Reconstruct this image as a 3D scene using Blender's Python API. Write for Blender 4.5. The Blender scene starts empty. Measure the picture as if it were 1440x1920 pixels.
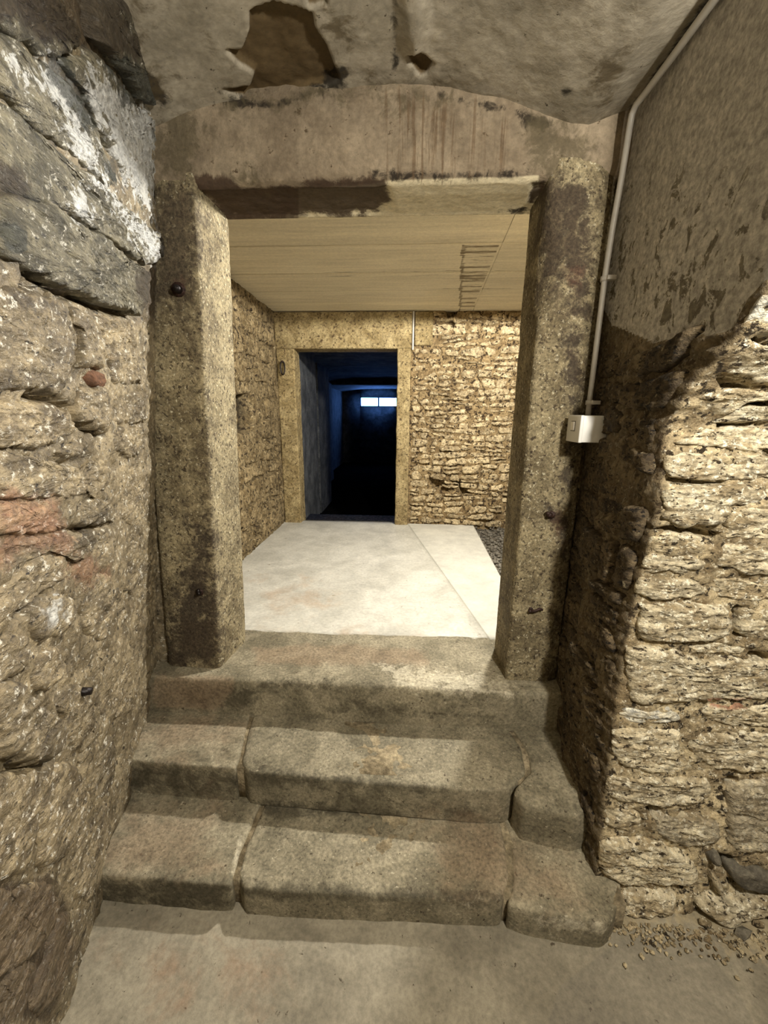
import bpy, math, random
import numpy as np
from mathutils import Matrix, Vector

# ------------------------------------------------------------------ camera / light / exposure
F = 760.0
PITCH, YAW, ROLL = math.radians(13.7), math.radians(3.0), math.radians(0.4)
H = 1.15
fw = np.array([-math.sin(YAW) * math.cos(PITCH), math.cos(YAW) * math.cos(PITCH), -math.sin(PITCH)])
_r = np.cross(fw, [0, 0, 1]); _r /= np.linalg.norm(_r); _u = np.cross(_r, fw)
rt = math.cos(ROLL) * _r + math.sin(ROLL) * _u
up = -math.sin(ROLL) * _r + math.cos(ROLL) * _u
CAM = np.array([0, 0, H])
scn = bpy.context.scene
col = scn.collection
cd = bpy.data.cameras.new('camera'); cam = bpy.data.objects.new('camera', cd); col.objects.link(cam)
cd.sensor_fit = 'HORIZONTAL'; cd.sensor_width = 36.0; cd.lens = 36.0 * F / 1440.0
cd.clip_start = 0.02
M = Matrix.Identity(4)
for i in range(3):
    M[i][0], M[i][1], M[i][2], M[i][3] = rt[i], up[i], -fw[i], CAM[i]
cam.matrix_world = M
scn.camera = cam

w = bpy.data.worlds.new('world'); scn.world = w; w.use_nodes = True
w.node_tree.nodes['Background'].inputs[0].default_value = (0.02, 0.03, 0.05, 1)
w.node_tree.nodes['Background'].inputs[1].default_value = 0.2


def light(name, loc, power, color, radius):
    l = bpy.data.lights.new(name, 'POINT'); l.energy = power; l.color = color; l.shadow_soft_size = radius
    o = bpy.data.objects.new(name, l); o.location = loc; col.objects.link(o); return o


light('entry_lamp', (0.725, -0.02, 1.74), 62, (1.0, 0.95, 0.85), 0.05)
lamp = light('inner_lamp', (0.72, 2.42, 2.02), 1, (1.0, 0.955, 0.86), 0.05)      # ceiling light, shines down
lamp.data = bpy.data.lights.new('inner_lamp', 'SPOT'); lamp.data.energy = 118; lamp.data.color = (1.0, 0.965, 0.89)
lamp.data.spot_size = math.radians(180); lamp.data.spot_blend = 0.04; lamp.data.shadow_soft_size = 0.05
light('rear_fill', (-0.35, -1.2, 1.5), 24, (1.0, 0.96, 0.88), 0.15)  # unseen fill light added behind the camera

vs = scn.view_settings
vs.view_transform = 'Standard'; vs.look = 'None'; vs.gamma = 1.0; vs.use_curve_mapping = False
vs.exposure = 1.3

# ------------------------------------------------------------------ pixel helpers (1440 x 1920 frame)


def ray(u, v): return fw + rt * (u - 720) / F - up * (v - 960) / F
def onY(u, v, Y): d = ray(u, v); return CAM + d * (Y / d[1])
def onX(u, v, X): d = ray(u, v); return CAM + d * (X / d[0])
def onZ(u, v, Z): d = ray(u, v); return CAM + d * ((Z - H) / d[2])


def project(P):
    d = np.asarray(P, float) - CAM
    z = d @ fw
    z = np.where(np.abs(z) < 1e-3, 1e-3, z)
    u = 720 + F * (d @ rt) / z; v = 960 - F * (d @ up) / z
    bad = z < 0.05
    return np.where(bad, -9999, u), np.where(bad, -9999, v)


def sdpoly(x, y, poly):
    """signed distance (inside positive) of points to a polygon"""
    poly = np.asarray(poly, float); n = len(poly)
    best = np.full(x.shape, 1e9); inside = np.zeros(x.shape, bool)
    for i in range(n):
        ax, ay = poly[i]; bx, by = poly[(i + 1) % n]
        ex, ey = bx - ax, by - ay
        t = np.clip(((x - ax) * ex + (y - ay) * ey) / (ex * ex + ey * ey + 1e-12), 0, 1)
        best = np.minimum(best, np.hypot(x - ax - t * ex, y - ay - t * ey))
        c = ((ay > y) != (by > y)) & (x < (bx - ax) * (y - ay) / (by - ay + 1e-12) + ax)
        inside ^= c
    return np.where(inside, best, -best)


def pmask(P, polys, soft=24.0):
    u, v = project(P)
    m = np.zeros(u.shape)
    for p in polys:
        m = np.maximum(m, np.clip(0.5 + sdpoly(u, v, p) / soft, 0, 1))
    return m

# ------------------------------------------------------------------ numpy gradient noise


def _hash(i, j, k, seed):
    h = (i * 374761393 + j * 668265263 + k * 2147483647 + seed * 974711) & 0xffffffff
    h = ((h ^ (h >> 13)) * 1274126177) & 0xffffffff
    return (h ^ (h >> 16)) & 0xffffffff


def pnoise(P, seed=0):
    P = np.asarray(P, float)
    I = np.floor(P).astype(np.int64); f = P - I
    w3 = f * f * f * (f * (f * 6 - 15) + 10)
    out = 0
    for dx in (0, 1):
        for dy in (0, 1):
            for dz in (0, 1):
                h = _hash(I[..., 0] + dx, I[..., 1] + dy, I[..., 2] + dz, seed)
                gx = ((h & 1023) / 511.5 - 1); gy = (((h >> 10) & 1023) / 511.5 - 1); gz = (((h >> 20) & 1023) / 511.5 - 1)
                g = gx * (f[..., 0] - dx) + gy * (f[..., 1] - dy) + gz * (f[..., 2] - dz)
                out = out + g * np.where(dx, w3[..., 0], 1 - w3[..., 0]) * np.where(dy, w3[..., 1], 1 - w3[..., 1]) * np.where(dz, w3[..., 2], 1 - w3[..., 2])
    return out * 1.2


def fbm(P, scale, octv=4, seed=0, gain=0.5, ridge=False):
    P = np.asarray(P, float) * np.asarray(scale, float)
    a, s, tot = 1.0, 0, 0.0
    for o in range(octv):
        n = pnoise(P, seed + o * 17)
        if ridge: n = 1 - 2 * np.abs(n)
        s = s + a * n; tot += a
        a *= gain; P = P * 2.03
    return s / tot

# ------------------------------------------------------------------ materials


SAT = 0.87


def lin(c):
    r = []
    g_ = 0.3 * c[0] + 0.59 * c[1] + 0.11 * c[2]
    for x in c[:3]:
        x = g_ + (x - g_) * SAT
        x = x / 255.0
        r.append(x / 12.92 if x <= 0.04045 else ((x + 0.055) / 1.055) ** 2.4)
    return (*r, 1.0)


MATS = {}


def rock(name, lo, hi, rough=0.85, bump=0.6, scale=7.0, grain=70.0, grain_amt=0.35, fleck=None, fleck_t=0.68,
         pit=None, pit_t=0.36, masks=(), rnd=0.18, stretch=(1, 1, 1), spec=0.3, bdist=0.012, mott=1.0, calm=None):
    m = bpy.data.materials.new(name); m.use_nodes = True
    nt = m.node_tree; nt.nodes.clear(); L = nt.links.new

    def nd(t, **kw):
        n = nt.nodes.new(t)
        for k, v in kw.items(): setattr(n, k, v)
        return n

    def math_(op, a, b=None, c=None):
        n = nd('ShaderNodeMath', operation=op)
        for i, x in enumerate((a, b, c)):
            if x is None: continue
            if isinstance(x, (int, float)): n.inputs[i].default_value = x
            else: L(x, n.inputs[i])
        return n.outputs[0]

    def mix(fac, a, b, bt='MIX'):
        n = nd('ShaderNodeMix', data_type='RGBA', blend_type=bt)
        for s, x in ((n.inputs[0], fac), (n.inputs[6], a), (n.inputs[7], b)):
            if isinstance(x, tuple): s.default_value = x
            elif isinstance(x, (int, float)): s.default_value = x
            else: L(x, s)
        return n.outputs[2]

    def sstep(x, a, b):
        n = nd('ShaderNodeMapRange', interpolation_type='SMOOTHSTEP')
        L(x, n.inputs[0]); n.inputs[1].default_value = a; n.inputs[2].default_value = b
        return n.outputs[0]

    geo = nd('ShaderNodeNewGeometry'); info = nd('ShaderNodeObjectInfo')
    pos = geo.outputs['Position']
    vm = nd('ShaderNodeVectorMath', operation='MULTIPLY'); L(pos, vm.inputs[0]); vm.inputs[1].default_value = stretch
    spos = vm.outputs[0]

    def noise(vec, sc, det=6, ro=0.6, dist=0.0):
        n = nd('ShaderNodeTexNoise'); L(vec, n.inputs['Vector'])
        n.inputs['Scale'].default_value = sc; n.inputs['Detail'].default_value = det
        n.inputs['Roughness'].default_value = ro; n.inputs['Distortion'].default_value = dist
        return n.outputs[0]

    n1 = noise(spos, scale, 8, 0.65, 0.4)
    n2 = noise(pos, grain, 5, 0.7)
    n3 = noise(spos, scale * 3.3, 6, 0.65)
    big = noise(pos, 1.7, 3, 0.5)
    c = mix(sstep(n1, 0.36, 0.64), lin(lo), lin(hi))
    g = nd('ShaderNodeMapRange'); L(n2, g.inputs[0]); g.inputs[1].default_value = 0.34; g.inputs[2].default_value = 0.66
    g.inputs[3].default_value = 1 - grain_amt; g.inputs[4].default_value = 1 + grain_amt
    bb = math_('MULTIPLY_ADD', big, 0.6 * mott, 1 - 0.3 * mott)
    rr = math_('MULTIPLY_ADD', info.outputs['Random'], 2 * rnd, 1 - rnd)
    n3r = math_('MULTIPLY_ADD', n3, 1.5 * mott, 1 - 0.75 * mott)
    val = math_('MULTIPLY', math_('MULTIPLY', g.outputs[0], n3r), math_('MULTIPLY', bb, rr))

    def shade(cc):
        k = nd('ShaderNodeVectorMath', operation='SCALE')
        if isinstance(cc, tuple): k.inputs[0].default_value = cc[:3]
        else: L(cc, k.inputs[0])
        L(val, k.inputs['Scale']); return k.outputs[0]
    c = shade(c)
    if fleck:
        nf = noise(pos, grain * 0.8, 4, 0.75)
        c = mix(sstep(nf, fleck_t - 0.13, fleck_t - 0.03), c, lin(fleck))
    if pit:
        npit = noise(spos, grain * 0.6, 4, 0.7, 0.1)
        c = mix(sstep(npit, pit_t + 0.085, pit_t + 0.01), c, lin(pit))
    for mk in masks:
        attr, color, namp, nsc = mk[:4]
        at = nd('ShaderNodeAttribute'); at.attribute_name = attr
        st = mk[4] if len(mk) > 4 else (1, 1, 1)
        v2 = nd('ShaderNodeVectorMath', operation='MULTIPLY'); L(pos, v2.inputs[0]); v2.inputs[1].default_value = st
        nn = noise(v2.outputs[0], nsc, 7, 0.7, 0.5)
        x = math_('MULTIPLY_ADD', math_('SUBTRACT', nn, 0.5), namp * 2.0, at.outputs['Fac'])
        soft = mk[6] if len(mk) > 6 else 0.22
        fac = sstep(x, 0.5 - soft, 0.5 + soft)
        fac = math_('MULTIPLY', fac, mk[5] if len(mk) > 5 else 0.75)
        lim = sstep(at.outputs['Fac'], 0.0, 0.12); fac = math_('MULTIPLY', fac, lim)
        c = mix(fac, c, shade(lin(color)))
    b = nd('ShaderNodeBsdfPrincipled')
    L(c, b.inputs['Base Color'])
    rn = math_('MULTIPLY_ADD', n3, 0.3, rough - 0.15)
    L(rn, b.inputs['Roughness']); b.inputs['Specular IOR Level'].default_value = spec
    hgt = math_('ADD', math_('MULTIPLY', n2, 0.6), math_('MULTIPLY', n3, 1.0))
    bp = nd('ShaderNodeBump'); bp.inputs['Strength'].default_value = bump; bp.inputs['Distance'].default_value = bdist
    if calm:
        ca = nd('ShaderNodeAttribute'); ca.attribute_name = calm
        L(math_('MULTIPLY_ADD', ca.outputs['Fac'], -0.92 * bump, bump), bp.inputs['Strength'])
    L(hgt, bp.inputs['Height']); L(bp.outputs[0], b.inputs['Normal'])
    o = nd('ShaderNodeOutputMaterial'); L(b.outputs[0], o.inputs[0])
    MATS[name] = m
    return m


def plain(name, color, rough=0.5, metal=0.0, emit=None, strength=0.0, nscale=40.0, var=0.15, bump=0.1):
    m = bpy.data.materials.new(name); m.use_nodes = True
    nt = m.node_tree; b = nt.nodes['Principled BSDF']
    n = nt.nodes.new('ShaderNodeTexNoise'); n.inputs['Scale'].default_value = nscale; n.inputs['Detail'].default_value = 5
    geo = nt.nodes.new('ShaderNodeNewGeometry'); nt.links.new(geo.outputs['Position'], n.inputs['Vector'])
    r = nt.nodes.new('ShaderNodeMapRange'); nt.links.new(n.outputs[0], r.inputs[0])
    r.inputs[1].default_value = 0.3; r.inputs[2].default_value = 0.7
    r.inputs[3].default_value = 1 - var; r.inputs[4].default_value = 1 + var
    k = nt.nodes.new('ShaderNodeVectorMath'); k.operation = 'SCALE'; k.inputs[0].default_value = lin(color)[:3]
    nt.links.new(r.outputs[0], k.inputs['Scale']); nt.links.new(k.outputs[0], b.inputs['Base Color'])
    b.inputs['Roughness'].default_value = rough; b.inputs['Metallic'].default_value = metal
    if bump:
        bp = nt.nodes.new('ShaderNodeBump'); bp.inputs['Strength'].default_value = bump; bp.inputs['Distance'].default_value = 0.004
        nt.links.new(n.outputs[0], bp.inputs['Height']); nt.links.new(bp.outputs[0], b.inputs['Normal'])
    if emit:
        b.inputs['Emission Color'].default_value = (*emit, 1); b.inputs['Emission Strength'].default_value = strength
    MATS[name] = m
    return m


rock('left_mortar', (104, 90, 64), (156, 139, 106), rough=0.5, bump=0.9, scale=9, fleck=(205, 198, 178), fleck_t=0.70,
     pit=(48, 40, 28), pit_t=0.33, spec=0.5,
     masks=[('m_red', (150, 100, 70), 0.9, 14, (1, 1, 1), 0.5), ('m_white', (200, 200, 194), 2.2, 26, (1, 1, 1.4), 0.8, 0.14), ('m_dark', (56, 54, 44), 1.2, 18), ('m_brown', (64, 50, 34), 0.9, 9, (1, 1, 1), 0.85)])
rock('left_stone', (92, 79, 56), (152, 135, 102), rough=0.45, bump=0.9, scale=8, stretch=(1, 1, 2.5), fleck=(215, 208, 190), fleck_t=0.69,
     pit=(46, 38, 28), pit_t=0.32, spec=0.55, rnd=0.24,
     masks=[('m_red', (152, 102, 72), 0.9, 14, (1, 1, 1), 0.5), ('m_white', (200, 200, 194), 1.1, 16), ('m_dark', (58, 60, 50), 0.9, 12), ('m_brown', (88, 70, 48), 0.9, 9)])
rock('slab_stone', (80, 75, 58), (130, 122, 98), rough=0.55, bump=1.0, scale=9, stretch=(1.0, 1.0, 4), fleck=(205, 200, 184), fleck_t=0.70,
     pit=(44, 40, 30), pit_t=0.33, spec=0.5, rnd=0.08,
     masks=[('m_white', (206, 206, 202), 2.2, 26, (1, 1, 1.6), 0.85, 0.14), ('m_dark', (50, 54, 48), 1.2, 18, (1, 1, 1), 0.8, 0.16), ('m_brown', (58, 46, 30), 0.9, 9, (1, 1, 1), 0.9, 0.2)])
rock('lit_stone', (150, 132, 98), (212, 198, 164), rough=0.9, bump=1.0, scale=10, stretch=(1, 1, 2.2), fleck=(232, 224, 198), fleck_t=0.66,
     pit=(58, 46, 30), pit_t=0.36, rnd=0.13, masks=[('m_red', (150, 86, 56), 0.9, 20), ('m_white', (206, 206, 196), 1.1, 30, (1, 1, 1), 0.6), ('m_dark', (126, 116, 96), 0.8, 12, (1, 1, 1), 0.6)])
rock('lit_mortar', (120, 102, 72), (184, 166, 128), calm='m_plaster', rough=0.92, bump=1.0, scale=12, fleck=(220, 210, 182), fleck_t=0.68, pit=(50, 40, 26), pit_t=0.38,
     masks=[('m_rev_dark', (74, 60, 40), 0.7, 12), ('m_plaster', (160, 155, 145), 0.12, 30, (1, 1, 1), 0.97, 0.12), ('m_spot', (84, 76, 58), 2.4, 22, (1.0, 1.0, 0.8), 0.85, 0.07)])
rock('dark_stone', (62, 50, 34), (104, 88, 62), rough=0.75, bump=1.0, scale=10, stretch=(1, 1, 2.0), fleck=(150, 136, 104), fleck_t=0.72,
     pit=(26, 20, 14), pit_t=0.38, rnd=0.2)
rock('granite', (108, 95, 68), (150, 136, 102), mott=0.7, rough=0.8, bump=0.7, scale=7, grain=95, grain_amt=0.5, fleck=(200, 190, 158), fleck_t=0.70,
     pit=(66, 54, 38), pit_t=0.36, rnd=0.04,
     masks=[('m_stain_shade', (54, 44, 36), 1.1, 18, (1, 1, 1), 0.85), ('m_brown', (70, 58, 43), 1.1, 18, (1, 1, 1), 0.85, 0.3), ('m_rust', (82, 54, 40), 0.9, 22, (1, 1, 1), 0.6)])
rock('granite_pale', (146, 132, 98), (186, 172, 136), mott=0.7, rough=0.8, bump=0.6, scale=7, grain=95, grain_amt=0.45, fleck=(216, 208, 180), fleck_t=0.72, rnd=0.04)
rock('far_stone', (150, 129, 92), (204, 182, 138), rough=0.92, bump=0.9, scale=11, grain=60, fleck=(228, 210, 168), fleck_t=0.68, pit=(62, 46, 28), pit_t=0.38, rnd=0.17)
rock('far_mortar', (124, 100, 64), (172, 146, 100), rough=0.95, bump=1.0, scale=16, grain=50, pit=(56, 42, 26), pit_t=0.40)
rock('inner_left_rock', (104, 86, 54), (146, 126, 88), rough=0.9, bump=1.0, scale=10, grain=50, fleck=(176, 158, 118), pit=(48, 36, 22), pit_t=0.38, masks=[('m_niche_shade', (44, 36, 24), 0.4, 16, (1, 1, 1), 0.85)], rnd=0.14)
rock('far_granite', (132, 112, 70), (168, 148, 102), mott=0.6, rough=0.85, bump=0.6, scale=9, grain=70, grain_amt=0.4, pit=(80, 62, 38), pit_t=0.36, rnd=0.08)
rock('ceiling_plaster', (136, 127, 108), (166, 156, 136), mott=0.35, rough=0.9, bump=0.22, scale=5, grain=60, grain_amt=0.14, pit=(70, 60, 44), pit_t=0.27, rnd=0,
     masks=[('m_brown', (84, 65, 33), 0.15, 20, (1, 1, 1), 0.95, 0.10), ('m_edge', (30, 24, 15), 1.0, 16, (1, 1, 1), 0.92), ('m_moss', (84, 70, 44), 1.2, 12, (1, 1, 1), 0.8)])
rock('lintel_plaster', (116, 101, 80), (142, 126, 102), mott=0.35, rough=0.9, bump=0.45, scale=6, grain=60, grain_amt=0.18, pit=(80, 64, 44), pit_t=0.29, rnd=0,
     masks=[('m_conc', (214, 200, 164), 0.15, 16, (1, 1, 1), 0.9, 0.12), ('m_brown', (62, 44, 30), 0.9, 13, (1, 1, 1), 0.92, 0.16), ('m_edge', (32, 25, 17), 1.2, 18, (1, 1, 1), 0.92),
            ('m_moss', (82, 72, 50), 1.1, 16, (1, 1, 1), 0.75), ('m_drip', (92, 70, 46), 1.7, 70, (1.0, 0.2, 0.03), 0.7)])
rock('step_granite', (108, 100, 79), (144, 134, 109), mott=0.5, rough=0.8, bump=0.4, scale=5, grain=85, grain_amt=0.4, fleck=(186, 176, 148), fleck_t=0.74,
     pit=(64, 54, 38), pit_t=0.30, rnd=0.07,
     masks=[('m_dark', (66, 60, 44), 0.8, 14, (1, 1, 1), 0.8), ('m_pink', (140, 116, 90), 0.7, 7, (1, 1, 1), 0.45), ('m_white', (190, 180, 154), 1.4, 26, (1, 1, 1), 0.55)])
rock('step_mortar', (112, 98, 72), (160, 144, 112), rough=0.9, bump=0.6, scale=14)
rock('lower_floor', (118, 110, 92), (146, 137, 116), mott=0.35, rough=0.75, bump=0.35, scale=3.5, grain=60, grain_amt=0.2, pit=(70, 60, 44), pit_t=0.28, rnd=0,
     masks=[('m_pink', (136, 110, 86), 0.8, 6), ('m_smooth', (112, 106, 94), 0.15, 8, (1, 1, 1), 0.4, 0.1), ('m_grit', (158, 142, 108), 1.1, 26)])
rock('screed', (178, 174, 160), (198, 194, 180), mott=0.35, rough=0.7, bump=0.2, scale=3, grain=50, grain_amt=0.12, pit=(140, 130, 108), pit_t=0.28, rnd=0.02,
     masks=[('m_pink', (176, 156, 132), 0.8, 5)])
rock('screed_pale', (196, 192, 178), (210, 206, 190), mott=0.35, rough=0.7, bump=0.15, scale=3, grain=50, grain_amt=0.06, rnd=0)
rock('board_concrete', (216, 204, 174), (228, 216, 186), mott=0.35, rough=0.85, bump=0.35, scale=4, grain=60, grain_amt=0.08, stretch=(0.2, 3.0, 1), rnd=0.05,
     masks=[('m_stain_shade', (96, 76, 46), 0.7, 9, (0.6, 6, 1), 0.85, 0.14)])
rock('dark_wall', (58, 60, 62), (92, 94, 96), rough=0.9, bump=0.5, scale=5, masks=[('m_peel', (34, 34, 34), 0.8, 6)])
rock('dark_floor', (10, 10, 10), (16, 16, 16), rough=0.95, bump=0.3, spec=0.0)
rock('gravel', (96, 88, 74), (150, 142, 126), rough=0.95, bump=0.8, scale=30, rnd=0.25)
rock('plain_plaster', (124, 114, 94), (152, 142, 120), mott=0.35, rough=0.9, bump=0.4, scale=4)
rock('slate', (84, 78, 66), (128, 120, 102), rough=0.7, bump=0.7, scale=12, rnd=0.15)
rock('red_brick', (98, 66, 46), (124, 88, 64), rough=0.9, bump=0.7, scale=24)
plain('rust_iron', (52, 30, 22), 0.6, 0.35, var=0.5, bump=0.8, nscale=90)
plain('black_iron', (30, 22, 20), 0.4, 0.4, var=0.5, bump=0.8, nscale=90)
plain('pvc', (176, 170, 158), 0.4, var=0.06, bump=0.0)
plain('box_plastic', (214, 212, 206), 0.35, var=0.02, bump=0.0)
plain('box_mark', (236, 232, 224), 0.3, var=0.02, bump=0.0)
plain('box_mark_dark', (120, 116, 110), 0.4, var=0.02, bump=0.0)
plain('window_frame', (120, 130, 150), 0.6, var=0.1)
plain('window_pane', (200, 215, 235), 0.3, emit=(0.13, 0.34, 1.0), strength=17.0, bump=0.0)

# ------------------------------------------------------------------ mesh helpers
rng = np.random.default_rng(7); random.seed(7)


def link(name, me, mat, parent=None, smooth=True, attrs=None, **props):
    me.materials.append(MATS[mat])
    if smooth: me.polygons.foreach_set('use_smooth', np.ones(len(me.polygons), bool))
    for k, a in (attrs or {}).items():
        at = me.attributes.new(k, 'FLOAT', 'POINT'); at.data.foreach_set('value', np.asarray(a, np.float32).ravel())
    o = bpy.data.objects.new(name, me); col.objects.link(o)
    if parent is not None: o.parent = parent
    for k, v in props.items(): o[k] = v
    return o


def mesh_from(V, Fc):
    me = bpy.data.meshes.new('mesh'); me.from_pydata(np.asarray(V, float).reshape(-1, 3).tolist(), [], Fc if isinstance(Fc, list) else Fc.tolist()); me.update()
    return me


def grid_faces(a, b, wrap=False):
    i = np.arange(a * b).reshape(a, b)
    if wrap:
        j = np.roll(i, -1, axis=1)
        return np.stack([i[:-1].ravel(), j[:-1].ravel(), j[1:].ravel(), i[1:].ravel()], 1)
    return np.stack([i[:-1, :-1].ravel(), i[:-1, 1:].ravel(), i[1:, 1:].ravel(), i[1:, :-1].ravel()], 1)


def grid(name, P, mat, parent=None, attrs=None, flip=False, drop=None, **props):
    a, b = P.shape[:2]
    f = grid_faces(a, b)
    if flip: f = f[:, ::-1]
    if drop is not None:
        keep = ~drop.ravel()[f].any(1); f = f[keep]
    return link(name, mesh_from(P, f), mat, parent, attrs=attrs, **props)


def empty(name, loc=(0, 0, 0), **props):
    o = bpy.data.objects.new(name, None); o.location = loc; o.empty_display_size = 0.1; col.objects.link(o)
    for k, v in props.items(): o[k] = v
    return o


def box_mesh(x0, x1, y0, y1, z0, z1, bev=0.0):
    import bmesh
    bm = bmesh.new(); bmesh.ops.create_cube(bm, size=1)
    for v in bm.verts:
        v.co = Vector(((x0 + x1) / 2 + v.co.x * (x1 - x0), (y0 + y1) / 2 + v.co.y * (y1 - y0), (z0 + z1) / 2 + v.co.z * (z1 - z0)))
    if bev: bmesh.ops.bevel(bm, geom=bm.edges[:], offset=bev, segments=2, affect='EDGES', profile=0.6)
    me = bpy.data.meshes.new('mesh'); bm.to_mesh(me); bm.free(); return me


def tube_mesh(pts, rad, n=10, caps=True):
    pts = [np.asarray(p, float) for p in pts]
    rads = rad if isinstance(rad, (list, tuple)) else [rad] * len(pts)
    V, Fc = [], []
    prev = None
    for i, p in enumerate(pts):
        t = pts[min(i + 1, len(pts) - 1)] - pts[max(i - 1, 0)]; t = t / (np.linalg.norm(t) + 1e-9)
        if prev is None:
            a = np.cross(t, [0, 0, 1]) if abs(t[2]) < 0.9 else np.cross(t, [1, 0, 0])
        else: a = prev - t * (prev @ t)
        a /= np.linalg.norm(a); b = np.cross(t, a); prev = a
        for k in range(n):
            q = 2 * math.pi * k / n
            V.append(p + rads[i] * (math.cos(q) * a + math.sin(q) * b))
    for i in range(len(pts) - 1):
        for k in range(n):
            Fc.append([i * n + k, i * n + (k + 1) % n, (i + 1) * n + (k + 1) % n, (i + 1) * n + k])
    if caps:
        Fc.append(list(range(n))[::-1]); Fc.append([(len(pts) - 1) * n + k for k in range(n)])
    return mesh_from(V, Fc)


def resample(poly, step, nmin, nmax, cut=0.2):
    p = np.asarray(poly, float)
    for _ in range(2):                                            # corner cutting
        q = np.roll(p, -1, axis=0)
        p = np.stack([(1 - cut) * p + cut * q, cut * p + (1 - cut) * q], 1).reshape(-1, 2)
    q = np.vstack([p, p[:1]]); d = np.r_[0, np.cumsum(np.hypot(*np.diff(q, axis=0).T))]
    n = int(np.clip(d[-1] / step, nmin, nmax))
    t = np.linspace(0, d[-1], n, endpoint=False)
    return np.stack([np.interp(t, d, q[:, 0]), np.interp(t, d, q[:, 1])], 1)


def stone(name, poly, mapf, mat, parent, proud=0.018, back=0.03, amp=0.008, nfreq=(9, 9, 22), step=0.009, nmin=14, nmax=90,
          tilt=0.10, jit=0.006, attrf=None, seed=None, rings=None, fine=0.012, **props):
    """one rubble stone: a rounded, noisy cap over a polygon in wall coordinates (s, t)"""
    B = resample(poly, step, nmin, nmax)
    sd = random.randrange(9999) if seed is None else seed
    q = np.c_[B, np.full(len(B), sd * 0.37)]
    B = B + jit * (np.stack([fbm(q, 24, 4, 3), fbm(q, 24, 4, 11)], 1) * 2.2)
    c = B.mean(0)
    md = float(np.mean(np.hypot(*(B - c).T)))
    if rings is None:
        k = int(np.clip(md / fine, 4, 26)); e0 = min(0.004 / md, 0.05)
        rings = [0.0, e0, 2.2 * e0, 4.5 * e0] + list(np.linspace(4.5 * e0, 0.96, k + 1)[1:])
    ta, tb = rng.uniform(-tilt, tilt, 2)
    prof = {0: 0.30}
    S, T, Hh, W = [B[:, 0]], [B[:, 1]], [np.full(len(B), -back)], [np.zeros(len(B))]
    for f in rings:
        R = B + (c - B) * f
        e = 1 - math.exp(-f * md / 0.006)
        S.append(R[:, 0]); T.append(R[:, 1]); Hh.append(np.full(len(B), proud * (0.15 + 0.85 * e))); W.append(np.full(len(B), 0.4 + 0.6 * e))
    S = np.r_[np.concatenate(S), c[0]]; T = np.r_[np.concatenate(T), c[1]]; Hh = np.r_[np.concatenate(Hh), proud]; W = np.r_[np.concatenate(W), 1.0]
    P0 = mapf(S, T, Hh)
    nz = 1.3 * fbm(P0, nfreq, 4, 31, 0.6) + 0.9 * fbm(P0, np.asarray(nfreq) * 2.3, 4, 57, 0.6, ridge=True)
    Hh = Hh + W * (amp * nz + ta * (S - c[0]) + tb * (T - c[1]))
    P = mapf(S, T, Hh)
    n = len(B); k = len(rings) + 1
    f = grid_faces(k, n, True).tolist()
    ci = k * n; base = (k - 1) * n
    f += [[base + i, base + (i + 1) % n, ci] for i in range(n)]
    me = mesh_from(P, f)
    nrm = np.zeros(3); me.update()
    # orient outward
    d = mapf(np.array([c[0]]), np.array([c[1]]), np.array([1.0]))[0] - mapf(np.array([c[0]]), np.array([c[1]]), np.array([0.0]))[0]
    tot = sum((Vector(p.normal) for p in me.polygons[-n:]), Vector())
    if tot.dot(Vector(d)) < 0: me.flip_normals()
    return link(name, me, mat, parent, attrs=attrf(P) if attrf else None, **props)


def courses(s0, s1, t0, t1, hmin, hmax, wmin, wmax, gap=0.008, skew=0.012):
    """rubble courses: uneven rows of stones with ragged joints"""
    out, t = [], t0
    nk = 40
    line = lambda s, t, sd: t + 0.018 * math.sin(s * 5 + sd) + 0.008 * math.sin(s * 17 + sd * 3)
    k = 0
    while t < t1:
        h = random.uniform(hmin, hmax); tt = min(t + h, t1)
        if t1 - tt < hmin * 0.6: tt = t1
        s = s0 - random.uniform(0, wmin)
        while s < s1:
            wd = random.uniform(wmin, wmax) * (1.25 if random.random() < 0.2 else 1)
            e = min(s + wd, s1)
            a0, a1 = max(s, s0) + gap / 2, e - gap / 2
            if a1 - a0 > wmin * 0.35:
                b0, b1 = line(a0, t, k) + gap / 2, line(a1, t, k) + gap / 2
                c0, c1 = line(a0, tt, k + 1) - gap / 2, line(a1, tt, k + 1) - gap / 2
                r = lambda: random.uniform(-skew, skew)
                if c0 - b0 > 0.012 and c1 - b1 > 0.012:
                    if c0 - b0 > hmin * 1.7 and random.random() < 0.3:      # split in two thin stones
                        mlo = (b0 + c0) / 2 + r(); mhi = (b1 + c1) / 2 + r()
                        out.append([(a0, b0), (a1, b1), (a1 + r(), mhi - gap / 2), (a0 + r(), mlo - gap / 2)])
                        out.append([(a0 + r(), mlo + gap / 2), (a1 + r(), mhi + gap / 2), (a1, c1), (a0, c0)])
                    else:
                        mid = (a0 + a1) / 2
                        out.append([(a0 + r(), b0 + r() * .5), (mid + r(), (b0 + b1) / 2 + r() * .5), (a1 + r(), b1 + r() * .5), (a1 + r(), c1 + r() * .5), (mid + r(), (c0 + c1) / 2 + r() * .5), (a0 + r(), c0 + r() * .5)])
            s = e
        t = tt; k += 1
    return out

# ================================================================== LARGE STRUCTURE
SPLAY, LEAN = 0.33, 0.13
LC = -1.0 + SPLAY * 0.93 + LEAN * 0.45
LN = np.array([1.0, SPLAY, -LEAN]); LN /= np.linalg.norm(LN)


def map_left(s, t, h):                                            # s = depth (Y), t = height
    s, t, h = np.broadcast_arrays(np.asarray(s, float), t, h)
    X = LC - SPLAY * s + LEAN * t
    return np.stack([X, s, t], -1) + h[..., None] * LN


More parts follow.
